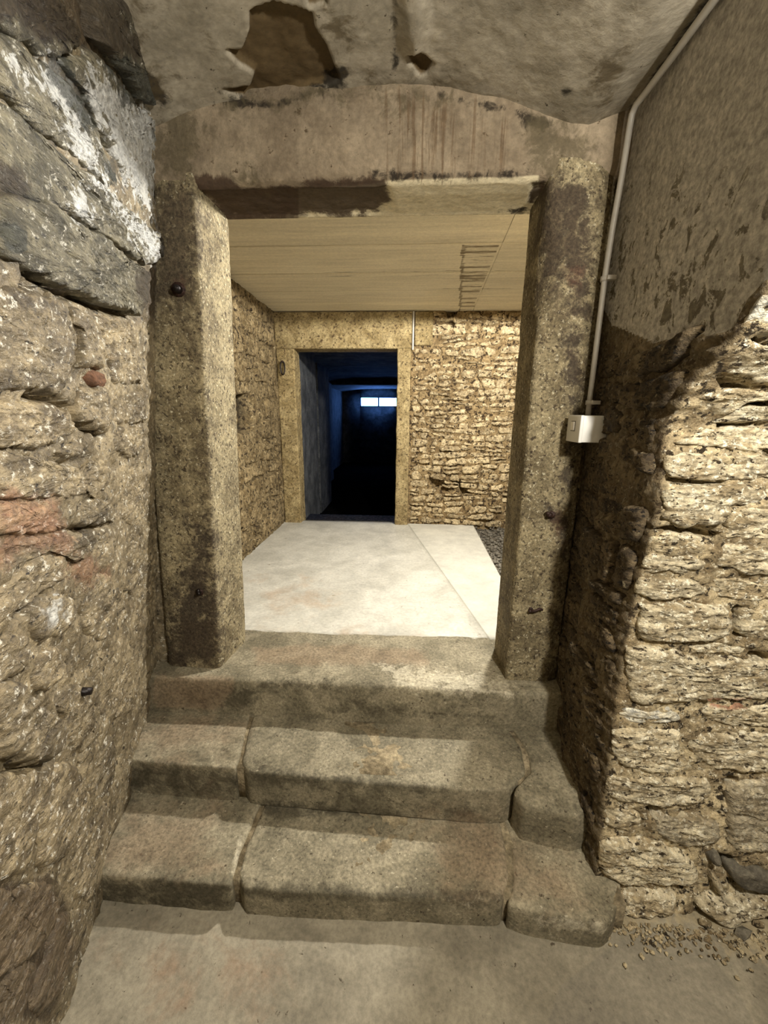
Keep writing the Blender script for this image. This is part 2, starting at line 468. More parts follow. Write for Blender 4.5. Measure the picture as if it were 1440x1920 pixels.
def px_left(u, v):
    d = ray(u, v); n = np.array([1.0, SPLAY, -LEAN])
    k = (LC - n @ CAM) / (n @ d); p = CAM + k * d
    return p[1], p[2]


WHITE = [[(75, 110), (105, 103), (122, 160), (150, 225), (185, 300), (212, 365), (190, 352), (150, 290), (110, 205), (80, 150)],
         [(178, 128), (215, 165), (255, 200), (292, 196), (298, 300), (284, 405), (240, 345), (214, 300), (200, 240), (166, 190)],
         [(0, 75), (20, 100), (58, 150), (50, 165), (12, 110)], [(215, 380), (300, 445), (308, 470), (290, 490), (250, 445)],
         [(85, 1140), (110, 1130), (118, 1160), (95, 1170)], [(150, 340), (180, 400), (150, 420), (130, 390)]]
DARK = [[(88, 112), (118, 105), (150, 160), (188, 240), (160, 238), (128, 200), (98, 150)],
        [(195, 95), (245, 105), (300, 160), (320, 195), (300, 208), (262, 190), (228, 205), (212, 150)],
        [(300, 210), (350, 250), (345, 330), (310, 350), (292, 260)],
        [(0, 420), (50, 430), (40, 470), (10, 470)], [(205, 300), (225, 330), (215, 345), (200, 320)]]
RED = [[(0, 930), (90, 935), (125, 990), (150, 1040), (100, 1035), (50, 1025), (0, 1060)], [(130, 1060), (180, 1050), (200, 1075), (150, 1090)]]
BROWN = [[(-200, -300), (230, -300), (250, 60), (300, 120), (230, 110), (150, 90), (80, 80), (30, 40), (-200, 60)],
         [(290, 330), (350, 330), (350, 600), (262, 600), (255, 520), (300, 480)], [(0, 300), (50, 330), (60, 380), (0, 360)],
         [(-50, 1650), (100, 1650), (150, 1780), (100, 1920), (-50, 1920)]]


def left_attrs(P):
    return {'m_white': pmask(P, WHITE, 40), 'm_dark': pmask(P, DARK, 30), 'm_red': pmask(P, RED, 70), 'm_brown': pmask(P, BROWN, 60)}


# ---- left wall: mortar bed
ys = np.r_[np.linspace(-2.2, 0.42, 20), np.linspace(0.44, 1.66, 150)]; zs = np.linspace(-0.47, 2.30, 260)
S, T = np.meshgrid(ys, zs, indexing='ij')
P0 = map_left(S, T, 0.0)
Hn = 0.006 + 0.024 * fbm(P0, 5, 3, 5) + 0.018 * fbm(P0, (10, 10, 24), 4, 8, 0.6, ridge=True) + 0.007 * fbm(P0, 45, 3, 9)
hole = pmask(P0, [[(18, 440), (50, 440), (54, 458), (30, 466)], [(0, 525), (45, 540), (38, 552), (6, 545)]], 10)
Hn = Hn - 0.05 * hole
# dark gap below the big slab, and a few deep joints
gapm = pmask(P0, [[(0, 492), (50, 512), (110, 540), (240, 588), (250, 596), (200, 588), (110, 556), (40, 520), (0, 505)],
                  [(20, 738), (80, 735), (118, 760), (150, 805), (178, 815), (140, 806), (100, 765), (60, 748)],
                  [(70, 858), (100, 868), (150, 858), (110, 876)], [(105, 990), (190, 985), (150, 998)],
                  [(0, 1425), (25, 1438), (60, 1440), (100, 1405), (60, 1450), (0, 1440)], [(0, 1150), (55, 1110), (70, 1112), (0, 1165)]], 8)
Hn = Hn - 0.045 * gapm
P = map_left(S, T, Hn)
wall_left = grid('wall_left', P, 'left_mortar', attrs=left_attrs(P), kind='structure', label='rough rubble wall with lime mortar, slabs and white plaster remains')

LEFT = [  # (pixels, material, proud)
    ([(-60, 470), (0, 492), (30, 500), (55, 520), (110, 540), (150, 560), (200, 578), (240, 590), (251, 545), (256, 502), (225, 487), (180, 452), (130, 422), (80, 388), (40, 368), (-60, 340)], 'slab_stone', .040),
    ([(-60, 320), (0, 360), (40, 362), (85, 384), (135, 416), (190, 450), (225, 480), (258, 496), (300, 470), (286, 438), (240, 408), (190, 362), (130, 312), (70, 262), (0, 205), (-60, 160)], 'slab_stone', .030),
    ([(-60, 140), (0, 195), (70, 252), (130, 302), (190, 352), (212, 360), (188, 300), (150, 222), (105, 150), (60, 110), (0, 70), (-60, 30)], 'slab_stone', .022),
    ([(70, 100), (115, 150), (160, 225), (200, 300), (235, 370), (285, 425), (300, 380), (296, 300), (290, 225), (235, 190), (190, 130), (140, 80)], 'slab_stone', .018),
    ([(-80, 20), (0, 60), (60, 98), (130, 72), (90, 10), (40, -60), (-80, -120)], 'slab_stone', .030),
    ([(140, 66), (195, 122), (240, 180), (300, 212), (330, 205), (290, 130), (235, 50), (200, -20), (120, -20)], 'slab_stone', .034),
    ([(-60, 510), (40, 536), (92, 552), (120, 640), (116, 698), (95, 738), (0, 726), (-60, 730)], 'left_stone', .024),
    ([(100, 562), (140, 580), (172, 622), (179, 688), (150, 690), (122, 690), (128, 640)], 'left_stone', .030),
    ([(122, 716), (150, 722), (178, 727), (183, 790), (178, 815), (160, 806), (140, 796), (124, 782)], 'left_stone', .034),
    ([(150, 595), (190, 590), (240, 605), (248, 640), (192, 655), (182, 630)], 'left_stone', .012),
    ([(190, 655), (225, 648), (256, 655), (258, 716), (230, 722), (196, 724)], 'left_stone', .016),
    ([(192, 732), (230, 728), (262, 736), (266, 792), (220, 796), (190, 788)], 'left_stone', .012),
    ([(190, 800), (265, 800), (270, 850), (235, 858), (192, 845)], 'left_stone', .014),
    ([(-60, 740), (0, 752), (60, 748), (95, 765), (122, 800), (100, 822), (40, 842), (-60, 838)], 'left_stone', .026),
    ([(74, 850), (108, 824), (134, 812), (142, 848), (114, 864), (86, 860)], 'left_stone', .022),
    ([(-60, 850), (0, 845), (72, 862), (112, 876), (190, 856), (202, 900), (160, 930), (90, 930), (-60, 936)], 'left_stone', .018),
    ([(-60, 945), (0, 942), (90, 938), (122, 985), (60, 1000), (-60, 1004)], 'left_stone', .020),
    ([(112, 940), (190, 930), (208, 960), (202, 980), (124, 990)], 'left_stone', .014),
    ([(212, 865), (268, 860), (275, 930), (276, 985), (214, 990)], 'left_stone', .010),
    ([(-60, 1014), (60, 1008), (110, 1000), (150, 1030), (140, 1056), (60, 1026), (0, 1058), (-60, 1090)], 'left_stone', .018),
    ([(-60, 1120), (0, 1070), (55, 1034), (112, 1044), (116, 1080), (62, 1108), (0, 1148), (-60, 1190)], 'left_stone', .022),
    ([(122, 1000), (205, 990), (212, 1040), (180, 1060), (148, 1052)], 'left_stone', .012),
    ([(216, 1000), (276, 998), (282, 1060), (285, 1130), (228, 1120), (218, 1050)], 'left_stone', .010),
    ([(16, 1152), (60, 1120), (110, 1112), (132, 1160), (92, 1195), (40, 1212)], 'left_stone', .024),
    ([(-60, 1200), (0, 1182), (30, 1182), (36, 1250), (0, 1272), (-60, 1300)], 'left_stone', .022),
    ([(140, 1082), (210, 1068), (222, 1125), (242, 1195), (190, 1205), (150, 1196), (136, 1140)], 'left_stone', .014),
    ([(40, 1222), (98, 1203), (112, 1262), (62, 1302), (30, 1290)], 'left_stone', .022),
    ([(152, 1212), (246, 1208), (252, 1300), (236, 1340), (172, 1362), (160, 1270)], 'left_stone', .012),
    ([(-60, 1270), (0, 1290), (40, 1330), (96, 1360), (90, 1398), (60, 1428), (20, 1434), (-60, 1420)], 'left_stone', .040),
    ([(70, 1310), (120, 1275), (152, 1300), (164, 1370), (150, 1420), (108, 1395), (104, 1350)], 'left_stone', .018),
    ([(-60, 1460), (0, 1452), (52, 1444), (46, 1560), (30, 1640), (-60, 1670)], 'left_stone', .026),
    ([(60, 1440), (120, 1422), (150, 1500), (110, 1612), (52, 1640), (50, 1560)], 'left_stone', .024),
    ([(124, 1410), (170, 1378), (206, 1378), (204, 1470), (160, 1520)], 'left_stone', .016),
    ([(156, 1530), (196, 1492), (190, 1580), (166, 1660), (150, 1700), (112, 1678), (118, 1612)], 'left_stone', .018),
    ([(-60, 1690), (0, 1664), (50, 1652), (92, 1690), (62, 1780), (-60, 1860)], 'left_stone', .026),
    ([(72, 1790), (102, 1704), (150, 1712), (126, 1820), (74, 1900), (30, 1920)], 'left_stone', .020),
    ([(-60, 1880), (0, 1812), (58, 1794), (20, 1920), (-20, 1990)], 'left_stone', .022),
]
for pl, mt, pr in LEFT:
    poly = [px_left(u, v) for u, v in pl]
    slab = mt == 'slab_stone'
    stone('stone', poly, map_left, mt, wall_left, proud=pr, back=0.04, amp=0.014 if slab else 0.012, nfreq=(5, 5, 26) if slab else (9, 9, 20), nmax=200, step=0.0065,
          tilt=0.05, jit=0.013, attrf=left_attrs, fine=0.007)
for poly in courses(-0.6, 0.40, -0.4, 2.1, 0.12, 0.26, 0.18, 0.42, 0.02, 0.02):
    stone('stone', poly, map_left, 'left_stone', wall_left, proud=0.02, amp=0.008)
stone('brick_fragment', [px_left(u, v) for u, v in [(146, 692), (160, 690), (174, 696), (177, 724), (162, 726), (149, 720)]], map_left, 'red_brick', wall_left, proud=0.030, amp=0.010, tilt=0.05)

# ---- right wall: reveal beside the doorway, corner, face towards the lower room
YC_Z = np.array([-0.6, -0.36, 0.12, 0.40, 0.66, 0.91, 1.05, 1.13, 1.235, 1.30, 1.40, 1.50, 1.75, 2.4])
YC_Y = np.array([1.00, 1.075, 1.12, 1.135, 1.135, 1.10, 1.125, 1.135, 1.05, 0.965, 0.88, 0.82, 0.80, 0.80])
XR = 0.69
YB = 1.66


def yc(z): return np.interp(z, YC_Z, YC_Y)


def map_right(s, t, h):     # s in [0,1] walks the reveal towards the corner; s > 1 walks along the face (+X)
    s, t, h = np.broadcast_arrays(np.asarray(s, float), np.asarray(t, float), np.asarray(h, float))
    Y1 = yc(t)
    xr = XR + 0.02 * np.clip((t - 0.4) / 1.6, -0.6, 1) - 0.01 + 0.022 * np.clip((0.45 - s) / 0.3, 0, 1)
    fac = s <= 1
    r = np.clip((s - 0.93) / 0.14, 0, 1); a = r * math.pi / 2           # normal turns round the corner
    X = np.where(fac, xr, xr + (s - 1)); Y = np.where(fac, YB + (Y1 - YB) * s, Y1 + 0.02 * np.clip(s - 1, 0, 1))
    n = np.stack([-np.cos(a), -np.sin(a), 0 * a], -1)
    return np.stack([X, Y, t], -1) + h[..., None] * n


def px_reveal(u, v):
    p = onX(u, v, XR); return (YB - p[1]) / (YB - yc(p[2])), p[2]


def px_face(u, v):
    Y = 1.1
    for _ in range(12):
        p = onY(u, v, Y); Y = 0.5 * Y + 0.5 * float(yc(p[2]))
    return 1 + max(p[0] - XR, -0.02), p[2]


PLASTER = [[(1100, 262), (1190, 190), (1440, -300), (2400, -600), (2400, 200), (1440, 528), (1376, 622), (1300, 634), (1238, 642), (1190, 625), (1150, 608), (1128, 560), (1105, 520), (1090, 430)]]
ss = np.r_[np.linspace(0, 0.9, 62), np.linspace(0.91, 1.06, 14), np.linspace(1.07, 1.80, 74), np.linspace(1.9, 3.0, 8)]
zs = np.linspace(-0.48, 2.30, 290)
S, T = np.meshgrid(ss, zs, indexing='ij')
P0 = map_right(S, T, 0.0)
pl = pmask(P0, PLASTER, 14) * (S < 1.02)
edge_n = 0.35 * fbm(P0, 22, 3, 44)
plm = np.clip((pl + edge_n * (pl > 0.02) * (pl < 0.98) - 0.35) / 0.3, 0, 1)
up_plain = (S >= 1.02) * np.clip((T - 1.5) / 0.1, 0, 1)
rough_h = 0.004 + 0.024 * fbm(P0, 4.5, 3, 15) + 0.022 * fbm(P0, (9, 9, 28), 4, 18, 0.6, ridge=True) + 0.010 * fbm(P0, 40, 3, 19)
calm = np.clip((0.50 - S) / 0.15, 0, 1); rough_h = rough_h * (1 - 0.6 * calm) - 0.006 * calm
smooth_h = 0.006 * fbm(P0, 3, 2, 25) + 0.002 * fbm(P0, 30, 3, 26) + 0.012
Hn = rough_h * (1 - plm) + smooth_h * plm
crev = pmask(P0, [[(1228, 990), (1290, 987), (1335, 998), (1335, 1010), (1300, 1002), (1250, 996)], [(1248, 893), (1300, 900), (1350, 902), (1300, 908), (1250, 901)],
                  [(1340, 706), (1400, 722), (1376, 730), (1345, 720)], [(1395, 752), (1445, 748), (1445, 757), (1400, 758)], [(1335, 792), (1400, 792), (1350, 800)],
                  [(1404, 628), (1440, 638), (1440, 646), (1408, 640)], [(1368, 1135), (1385, 1140), (1388, 1190), (1370, 1190)], [(1400, 1222), (1440, 1226), (1440, 1240), (1402, 1230)],
                  [(1328, 1590), (1375, 1600), (1360, 1622), (1325, 1612)], [(1330, 1640), (1350, 1670), (1342, 1672)], [(1360, 1640), (1440, 1660), (1440, 1672), (1380, 1662)],
                  [(1207, 1500), (1230, 1502), (1232, 1520), (1212, 1518)], [(1358, 1450), (1368, 1452), (1368, 1492), (1360, 1490)], [(1145, 745), (1168, 720), (1160, 760), (1145, 770)],
                  [(1105, 1255), (1128, 1262), (1128, 1290), (1110, 1290)]], 10)
Hn = Hn - 0.07 * crev
P = map_right(S, T, Hn)
spots = pmask(P, [[(1180, 330), (1440, 330), (1440, 470), (1380, 520), (1300, 560), (1180, 480)]], 160) * 0.16 + \
    pmask(P, [[(1105, 470), (1200, 470), (1290, 500), (1420, 480), (1400, 560), (1370, 620), (1240, 640), (1130, 600)]], 70) * 0.24
spots = np.where(plm > 0.5, spots, 0)
rev_dark = np.clip((1.03 - S) / 0.05, 0, 1)  # reveal side coloured darker than the face
wall_right = grid('wall_right', P, 'lit_mortar', attrs={'m_plaster': plm, 'm_spot': spots, 'm_rev_dark': rev_dark}, kind='structure',
                  label='rubble wall with a dark broken reveal, pale stone face and grey plaster above')

RIGHT = [
    ([(1378, 606), (1408, 575), (1444, 525), (1480, 480), (1480, 640), (1440, 634), (1405, 630), (1378, 636)], .014, 'w'),
    ([(1378, 645), (1405, 642), (1480, 650), (1480, 730), (1440, 720), (1395, 721), (1362, 710), (1346, 704)], .018, ''),
    ([(1302, 736), (1345, 729), (1400, 730), (1480, 745), (1480, 750), (1395, 752), (1342, 788), (1312, 772)], .020, ''),
    ([(1322, 790), (1395, 757), (1480, 760), (1480, 790), (1360, 794), (1335, 793)], .018, ''),
    ([(1258, 832), (1290, 812), (1330, 801), (1480, 796), (1480, 850), (1340, 841), (1290, 838)], .022, ''),
    ([(1248, 850), (1300, 844), (1480, 856), (1480, 895), (1330, 904), (1250, 893)], .018, ''),
    ([(1243, 906), (1340, 907), (1440, 902), (1440, 938), (1362, 948), (1347, 984), (1310, 985), (1240, 980), (1250, 950)], .026, ''),
    ([(1352, 952), (1480, 945), (1480, 1028), (1440, 1020), (1382, 1003), (1346, 1008)], .022, ''),
    ([(1230, 996), (1285, 996), (1330, 1012), (1330, 1030), (1280, 1032), (1228, 1032), (1220, 1008)], .014, ''),
    ([(1205, 1040), (1240, 1037), (1320, 1038), (1322, 1060), (1290, 1072), (1220, 1070), (1200, 1070)], .018, ''),
    ([(1336, 1014), (1380, 1011), (1480, 1034), (1480, 1085), (1440, 1080), (1390, 1075), (1330, 1052)], .022, ''),
    ([(1193, 1078), (1240, 1078), (1310, 1080), (1328, 1110), (1290, 1118), (1193, 1114)], .024, ''),
    ([(1330, 1076), (1390, 1084), (1480, 1092), (1480, 1120), (1370, 1126), (1340, 1110)], .016, ''),
    ([(1203, 1124), (1260, 1125), (1330, 1126), (1362, 1136), (1366, 1170), (1350, 1190), (1280, 1195), (1193, 1196), (1198, 1150)], .036, ''),
    ([(1388, 1132), (1480, 1126), (1480, 1200), (1400, 1196), (1378, 1180)], .022, ''),
    ([(1277, 1204), (1340, 1200), (1408, 1202), (1403, 1220), (1330, 1222), (1282, 1216)], .016, ''),
    ([(1174, 1205), (1265, 1206), (1290, 1227), (1390, 1228), (1440, 1244), (1480, 1248), (1480, 1308), (1300, 1304), (1180, 1310), (1184, 1260)], .030, ''),
    ([(1165, 1320), (1258, 1317), (1290, 1344), (1230, 1346), (1168, 1345)], .020, 'w'),
    ([(1300, 1318), (1480, 1314), (1480, 1358), (1400, 1358), (1330, 1348)], .018, 'r'),
    ([(1154, 1352), (1260, 1354), (1282, 1366), (1275, 1410), (1312, 1438), (1240, 1440), (1176, 1434), (1158, 1400)], .024, ''),
    ([(1292, 1368), (1480, 1364), (1480, 1440), (1340, 1440), (1288, 1400)], .022, ''),
    ([(1142, 1442), (1240, 1447), (1330, 1450), (1350, 1480), (1300, 1504), (1220, 1498), (1145, 1490)], .024, ''),
    ([(1145, 1500), (1203, 1504), (1215, 1530), (1190, 1550), (1143, 1546)], .020, ''),
    ([(1224, 1518), (1290, 1524), (1358, 1532), (1355, 1568), (1310, 1580), (1250, 1566), (1228, 1545)], .026, 'd'),
    ([(1140, 1556), (1210, 1560), (1300, 1590), (1325, 1640), (1240, 1645), (1150, 1642), (1128, 1602)], .032, ''),
    ([(1372, 1456), (1480, 1450), (1480, 1596), (1376, 1594), (1366, 1530)], .024, 'd'),
    ([(1150, 1658), (1270, 1652), (1274, 1690), (1240, 1700), (1158, 1702)], .036, ''),
    ([(1296, 1676), (1360, 1668), (1432, 1664), (1480, 1672), (1480, 1700), (1420, 1698), (1340, 1710)], .046, ''),
]


def right_attrs_fn(flag):
    def f(P):
        n = len(P); u, v = project(P)
        a = {'m_white': np.full(n, 0.6 if flag == 'w' else 0.0), 'm_dark': np.full(n, 0.6 if flag == 'd' else 0.0),
             'm_red': pmask(P, [[(1325, 1310), (1410, 1310), (1400, 1328), (1335, 1328)]], 14)}
        return a
    return f


for pl_, pr, flag in RIGHT:
    poly = [px_face(u, v) for u, v in pl_]
    stone('stone', poly, map_right, 'lit_stone', wall_right, proud=pr, back=0.05, amp=0.014, nfreq=(9, 9, 26), nmax=200, step=0.0065, tilt=0.05, jit=0.010,
          attrf=right_attrs_fn(flag), fine=0.007)
for poly in courses(1.0, 1.75, -0.42, 1.34, 0.05, 0.12, 0.08, 0.24, 0.012, 0.012):      # the same wall carries on outside the picture
    c = np.mean(poly, 0); p = map_right(np.array([c[0]]), np.array([c[1]]), np.array([0.0]))
    u, v = project(p)
    if u[0] > 1470: stone('stone', poly, map_right, 'lit_stone', wall_right, proud=0.02, amp=0.009, attrf=right_attrs_fn(''))
# reveal stones, dark
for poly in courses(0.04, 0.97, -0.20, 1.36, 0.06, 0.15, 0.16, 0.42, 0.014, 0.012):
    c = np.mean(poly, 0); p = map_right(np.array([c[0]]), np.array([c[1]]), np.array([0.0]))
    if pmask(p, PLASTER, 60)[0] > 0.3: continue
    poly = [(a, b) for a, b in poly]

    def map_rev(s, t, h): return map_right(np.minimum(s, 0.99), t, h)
    stone('stone', poly, map_rev, 'dark_stone', wall_right, proud=random.uniform(0.010, 0.034) * (0.35 if c[0] < 0.45 else 1), back=0.04, amp=0.014 * (0.5 if c[0] < 0.45 else 1), nfreq=(10, 10, 22), nmax=90, tilt=0.06, jit=0.008)
stone('slate_chip', [px_face(u, v) for u, v in [(1332, 1622), (1344, 1624), (1360, 1655), (1354, 1672), (1342, 1655)]], map_right, 'lit_stone', wall_right, proud=0.05, amp=0.003, attrf=right_attrs_fn(''))
stone('slate_chip', [px_face(u, v) for u, v in [(1328, 1592), (1346, 1580), (1356, 1590), (1350, 1606), (1334, 1606)]], map_right, 'slate', wall_right, proud=0.05, amp=0.004)
stone('slate_chip', [px_face(u, v) for u, v in [(1362, 1610), (1420, 1616), (1480, 1630), (1480, 1660), (1410, 1656), (1372, 1640)]], map_right, 'slate', wall_right, proud=0.045, amp=0.006)

# ---- lower floor
xs = np.r_[np.linspace(-1.6, -1.15, 5), np.linspace(-1.1, 1.3, 150), np.linspace(1.4, 2.6, 12)]; ys = np.r_[np.linspace(-2.2, 0.4, 24), np.linspace(0.42, 1.2, 60)]
X, Y = np.meshgrid(xs, ys, indexing='ij')
P = np.stack([X, Y, np.full_like(X, -0.45)], -1)
P[..., 2] += 0.008 * fbm(P, 2.2, 3, 2) + 0.0025 * fbm(P, 18, 3, 4)
grit = pmask(P, [[(1150, 1700), (1270, 1695), (1440, 1700), (1520, 1700), (1520, 1810), (1440, 1800), (1330, 1760), (1240, 1738), (1150, 1745)]], 60) * 0.8
P[..., 2] += 0.03 * np.clip(grit - 0.3, 0, 1) * (0.6 + fbm(P, 26, 3, 6))
fa = {'m_pink': pmask(P, [[(150, 1720), (560, 1720), (560, 1920), (250, 1920), (120, 1800)]], 300) * 0.5, 'm_grit': grit,
      'm_smooth': pmask(P, [[(1150, 1770), (1240, 1745), (1310, 1765), (1380, 1850), (1420, 1930), (1000, 2000), (1050, 1850)]], 30)}
floor = grid('floor', P, 'lower_floor', attrs=fa, flip=False, kind='structure', label='worn earthen grey concrete floor at the foot of the steps')

# ---- steps
stair = empty('stair', (0, 1.2, -0.45), kind='structure', label='two worn granite steps of three blocks each')
stair.location = (0, 0, 0)


def map_flat(z0):
    def f(s, t, h):
        s, t, h = np.broadcast_arrays(np.asarray(s, float), np.asarray(t, float), np.asarray(h, float))
        return np.stack([s, t, z0 + h], -1)
    return f


def block(name, poly, ztop, height, mat, parent, r=0.014, sag=0.0, attrs=None, amp=0.004, **props):
    B = resample(poly, 0.012, 40, 300, 0.07)
    q = np.c_[B, np.full(len(B), ztop * 9)]
    B = B + 0.006 * np.stack([fbm(q, 12, 3, 3), fbm(q, 12, 3, 11)], 1)
    c = B.mean(0); n = len(B)
    D = c - B; dist = np.hypot(*D.T)
    ins = [0, 0, 0, 0, 0.12 * r, 0.45 * r, r, 2 * r]; hh = [-height, -height * 0.66, -height * .33, -r, -0.45 * r, -0.12 * r, 0, 0]
    V = []
    for a, b in zip(ins, hh):
        V.append(np.c_[B + D / dist[:, None] * a, np.full(n, ztop + b)])
    B2 = B + D / dist[:, None] * 2 * r
    for f in np.linspace(0.06, 0.97, 22): V.append(np.c_[B2 + (c - B2) * f, np.full(n, ztop)])
    V = np.vstack(V + [np.array([[c[0], c[1], ztop]])])
    nz = fbm(V, 5, 3, 21) * 1.3 + fbm(V, 22, 4, 22)
    top = np.clip((V[:, 2] - (ztop - height)) / height, 0, 1)
    V[:, 2] += top * (amp * nz)
    if sag: V[:, 2] -= sag * top * np.exp(-((V[:, 0] - c[0]) / 0.4) ** 2)
    side = (np.arange(len(V)) < 5 * n)
    sn = amp * 1.6 * fbm(V, (14, 14, 10), 3, 41)
    dirs = np.vstack([np.tile(-D / dist[:, None], (8 + 22, 1)), [[0, 0]]])
    V[:, :2] += dirs * (sn * side)[:, None]
    k = 8 + 22
    f = grid_faces(k, n, True).tolist(); f += [[(k - 1) * n + i, (k - 1) * n + (i + 1) % n, k * n] for i in range(n)]
    me = mesh_from(V, f)
    if sum(p.normal.z for p in me.polygons[-n:]) < 0: me.flip_normals()
    return link(name, me, mat, parent, attrs=attrs(V) if attrs else None, **props)


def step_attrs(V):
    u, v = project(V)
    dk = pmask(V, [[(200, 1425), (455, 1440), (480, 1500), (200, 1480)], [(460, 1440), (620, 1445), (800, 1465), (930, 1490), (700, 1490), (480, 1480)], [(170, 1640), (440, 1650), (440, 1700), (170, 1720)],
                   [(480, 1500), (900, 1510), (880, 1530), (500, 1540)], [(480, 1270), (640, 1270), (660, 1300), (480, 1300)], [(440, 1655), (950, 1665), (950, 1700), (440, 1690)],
                   [(310, 1265), (480, 1290), (470, 1345), (320, 1320)], [(600, 1310), (990, 1330), (990, 1350), (620, 1340)]], 40) * 0.72  # dark damp risers, with step shadow painted into the same bands
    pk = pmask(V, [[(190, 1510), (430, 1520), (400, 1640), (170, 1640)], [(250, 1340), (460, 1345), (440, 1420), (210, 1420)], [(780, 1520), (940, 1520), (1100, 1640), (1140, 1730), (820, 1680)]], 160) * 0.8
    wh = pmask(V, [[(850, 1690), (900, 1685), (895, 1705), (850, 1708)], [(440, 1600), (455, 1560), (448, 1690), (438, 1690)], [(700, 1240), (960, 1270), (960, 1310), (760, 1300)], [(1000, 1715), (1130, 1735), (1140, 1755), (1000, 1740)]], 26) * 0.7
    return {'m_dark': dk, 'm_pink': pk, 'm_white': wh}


link('mortar_bed', box_mesh(-1.35, 0.72, 0.985, 1.6, -0.5, -0.346), 'step_mortar', stair)
link('mortar_bed', box_mesh(-1.35, 0.72, 1.265, 1.6, -0.36, -0.192), 'step_mortar', stair)
Z2, Z1 = -0.18, -0.335
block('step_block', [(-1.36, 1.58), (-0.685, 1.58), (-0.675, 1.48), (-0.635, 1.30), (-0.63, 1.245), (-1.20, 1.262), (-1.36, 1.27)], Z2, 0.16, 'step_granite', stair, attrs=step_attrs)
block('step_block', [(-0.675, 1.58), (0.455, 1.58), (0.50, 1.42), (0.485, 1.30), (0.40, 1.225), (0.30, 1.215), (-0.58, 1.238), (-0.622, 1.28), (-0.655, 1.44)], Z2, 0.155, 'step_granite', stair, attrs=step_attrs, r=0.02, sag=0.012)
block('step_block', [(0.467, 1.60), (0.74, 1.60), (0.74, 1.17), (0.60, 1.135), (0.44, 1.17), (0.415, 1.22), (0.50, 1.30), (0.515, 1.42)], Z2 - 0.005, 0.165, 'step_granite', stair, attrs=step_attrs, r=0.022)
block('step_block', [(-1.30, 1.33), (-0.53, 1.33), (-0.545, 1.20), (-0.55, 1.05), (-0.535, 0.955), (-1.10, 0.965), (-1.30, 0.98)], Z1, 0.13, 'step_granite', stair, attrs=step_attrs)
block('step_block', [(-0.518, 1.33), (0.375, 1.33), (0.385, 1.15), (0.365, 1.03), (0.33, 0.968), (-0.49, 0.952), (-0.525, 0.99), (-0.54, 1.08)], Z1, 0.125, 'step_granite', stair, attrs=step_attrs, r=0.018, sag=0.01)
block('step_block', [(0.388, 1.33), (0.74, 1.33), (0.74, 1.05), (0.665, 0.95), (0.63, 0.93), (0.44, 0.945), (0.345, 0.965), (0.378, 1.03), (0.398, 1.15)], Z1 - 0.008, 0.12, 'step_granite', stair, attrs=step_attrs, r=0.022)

# ---- doorway between the lower room and the inner room
door_1 = empty('door_1', kind='structure', label='stone doorway of two granite jambs under a plastered lintel')


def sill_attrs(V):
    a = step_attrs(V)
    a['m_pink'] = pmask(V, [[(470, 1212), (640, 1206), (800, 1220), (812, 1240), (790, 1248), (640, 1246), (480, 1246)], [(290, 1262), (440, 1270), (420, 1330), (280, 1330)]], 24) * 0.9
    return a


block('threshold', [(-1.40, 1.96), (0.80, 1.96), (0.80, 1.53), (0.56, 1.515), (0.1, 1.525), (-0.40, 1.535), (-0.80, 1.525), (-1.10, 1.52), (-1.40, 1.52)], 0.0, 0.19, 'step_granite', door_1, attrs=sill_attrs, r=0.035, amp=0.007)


def prism(name, path_fn, z0, z1, nz, mat, parent, attrs=None, amp=0.004, nfreq=12, **props):
    zz = np.linspace(z0, z1, nz)
    rows = []
    for z in zz:
        pts = np.asarray(path_fn(z), float)
        d = np.r_[0, np.cumsum(np.hypot(*np.diff(pts, axis=0).T))]
        t = np.linspace(0, d[-1], 96)
        xy = np.stack([np.interp(t, d, pts[:, 0]), np.interp(t, d, pts[:, 1])], 1)
        rows.append(np.c_[xy, np.full(len(t), z)])
    P = np.stack(rows)
    g = np.gradient(P, axis=1); n = np.stack([-g[..., 1], g[..., 0], 0 * g[..., 0]], -1)
    n /= np.linalg.norm(n, axis=-1, keepdims=True) + 1e-9
    nn = amp * (fbm(P, nfreq * 0.4, 3, 61) * 1.4 + fbm(P, nfreq, 4, 62) + 0.4 * fbm(P, nfreq * 5, 2, 63))
    P = P - n * nn[..., None] * 1.0
    return grid(name, P, mat, parent, attrs=attrs(P) if attrs else None, flip=True, **props)


def left_path(z):
    k = np.clip(z / 1.9, 0, 1.05)
    ax, ay = -0.835 + (0.083) * k, 1.605          # front arris leans right with height
    bx, by = -0.812 + 0.058 * k, 1.86 + 0.03 * k
    lx = -1.10 + 0.06 * np.clip(z / 1.3, 0, 1) + 0.12 * np.clip((z - 1.3) / 0.6, 0, 1)
    c = 0.014
    return [(lx - 0.02, 1.75), (lx, 1.64), (lx + 0.015, 1.615), (lx + 0.05, ay + 0.002), (ax - c, ay), (ax - 0.4 * c, ay + 0.25 * c), (ax, ay + c), (bx, by - c), (bx - 0.3 * c, by - .2 * c), (bx - c, by), (bx - 0.5, by)]


def jambL_attrs(P):
    return {'m_stain_shade': pmask(P, [[(345, 960), (400, 980), (412, 1100), (412, 1238), (330, 1245), (305, 1240), (320, 1120), (350, 1040)]], 90) * 0.78,
            'm_brown': pmask(P, [[(290, 340), (380, 350), (382, 420), (378, 500), (350, 560), (250, 600), (280, 480)], [(300, 1180), (400, 1180), (400, 1250), (300, 1250)]], 70) * 0.85 + 0.38 * pmask(P, [[(330, 560), (385, 560), (398, 780), (412, 1000), (412, 1240), (340, 1240), (360, 1000), (345, 780)]], 40),
            'm_rust': pmask(P, [[(320, 515), (356, 520), (350, 560), (320, 555)]], 20) * 0.6}


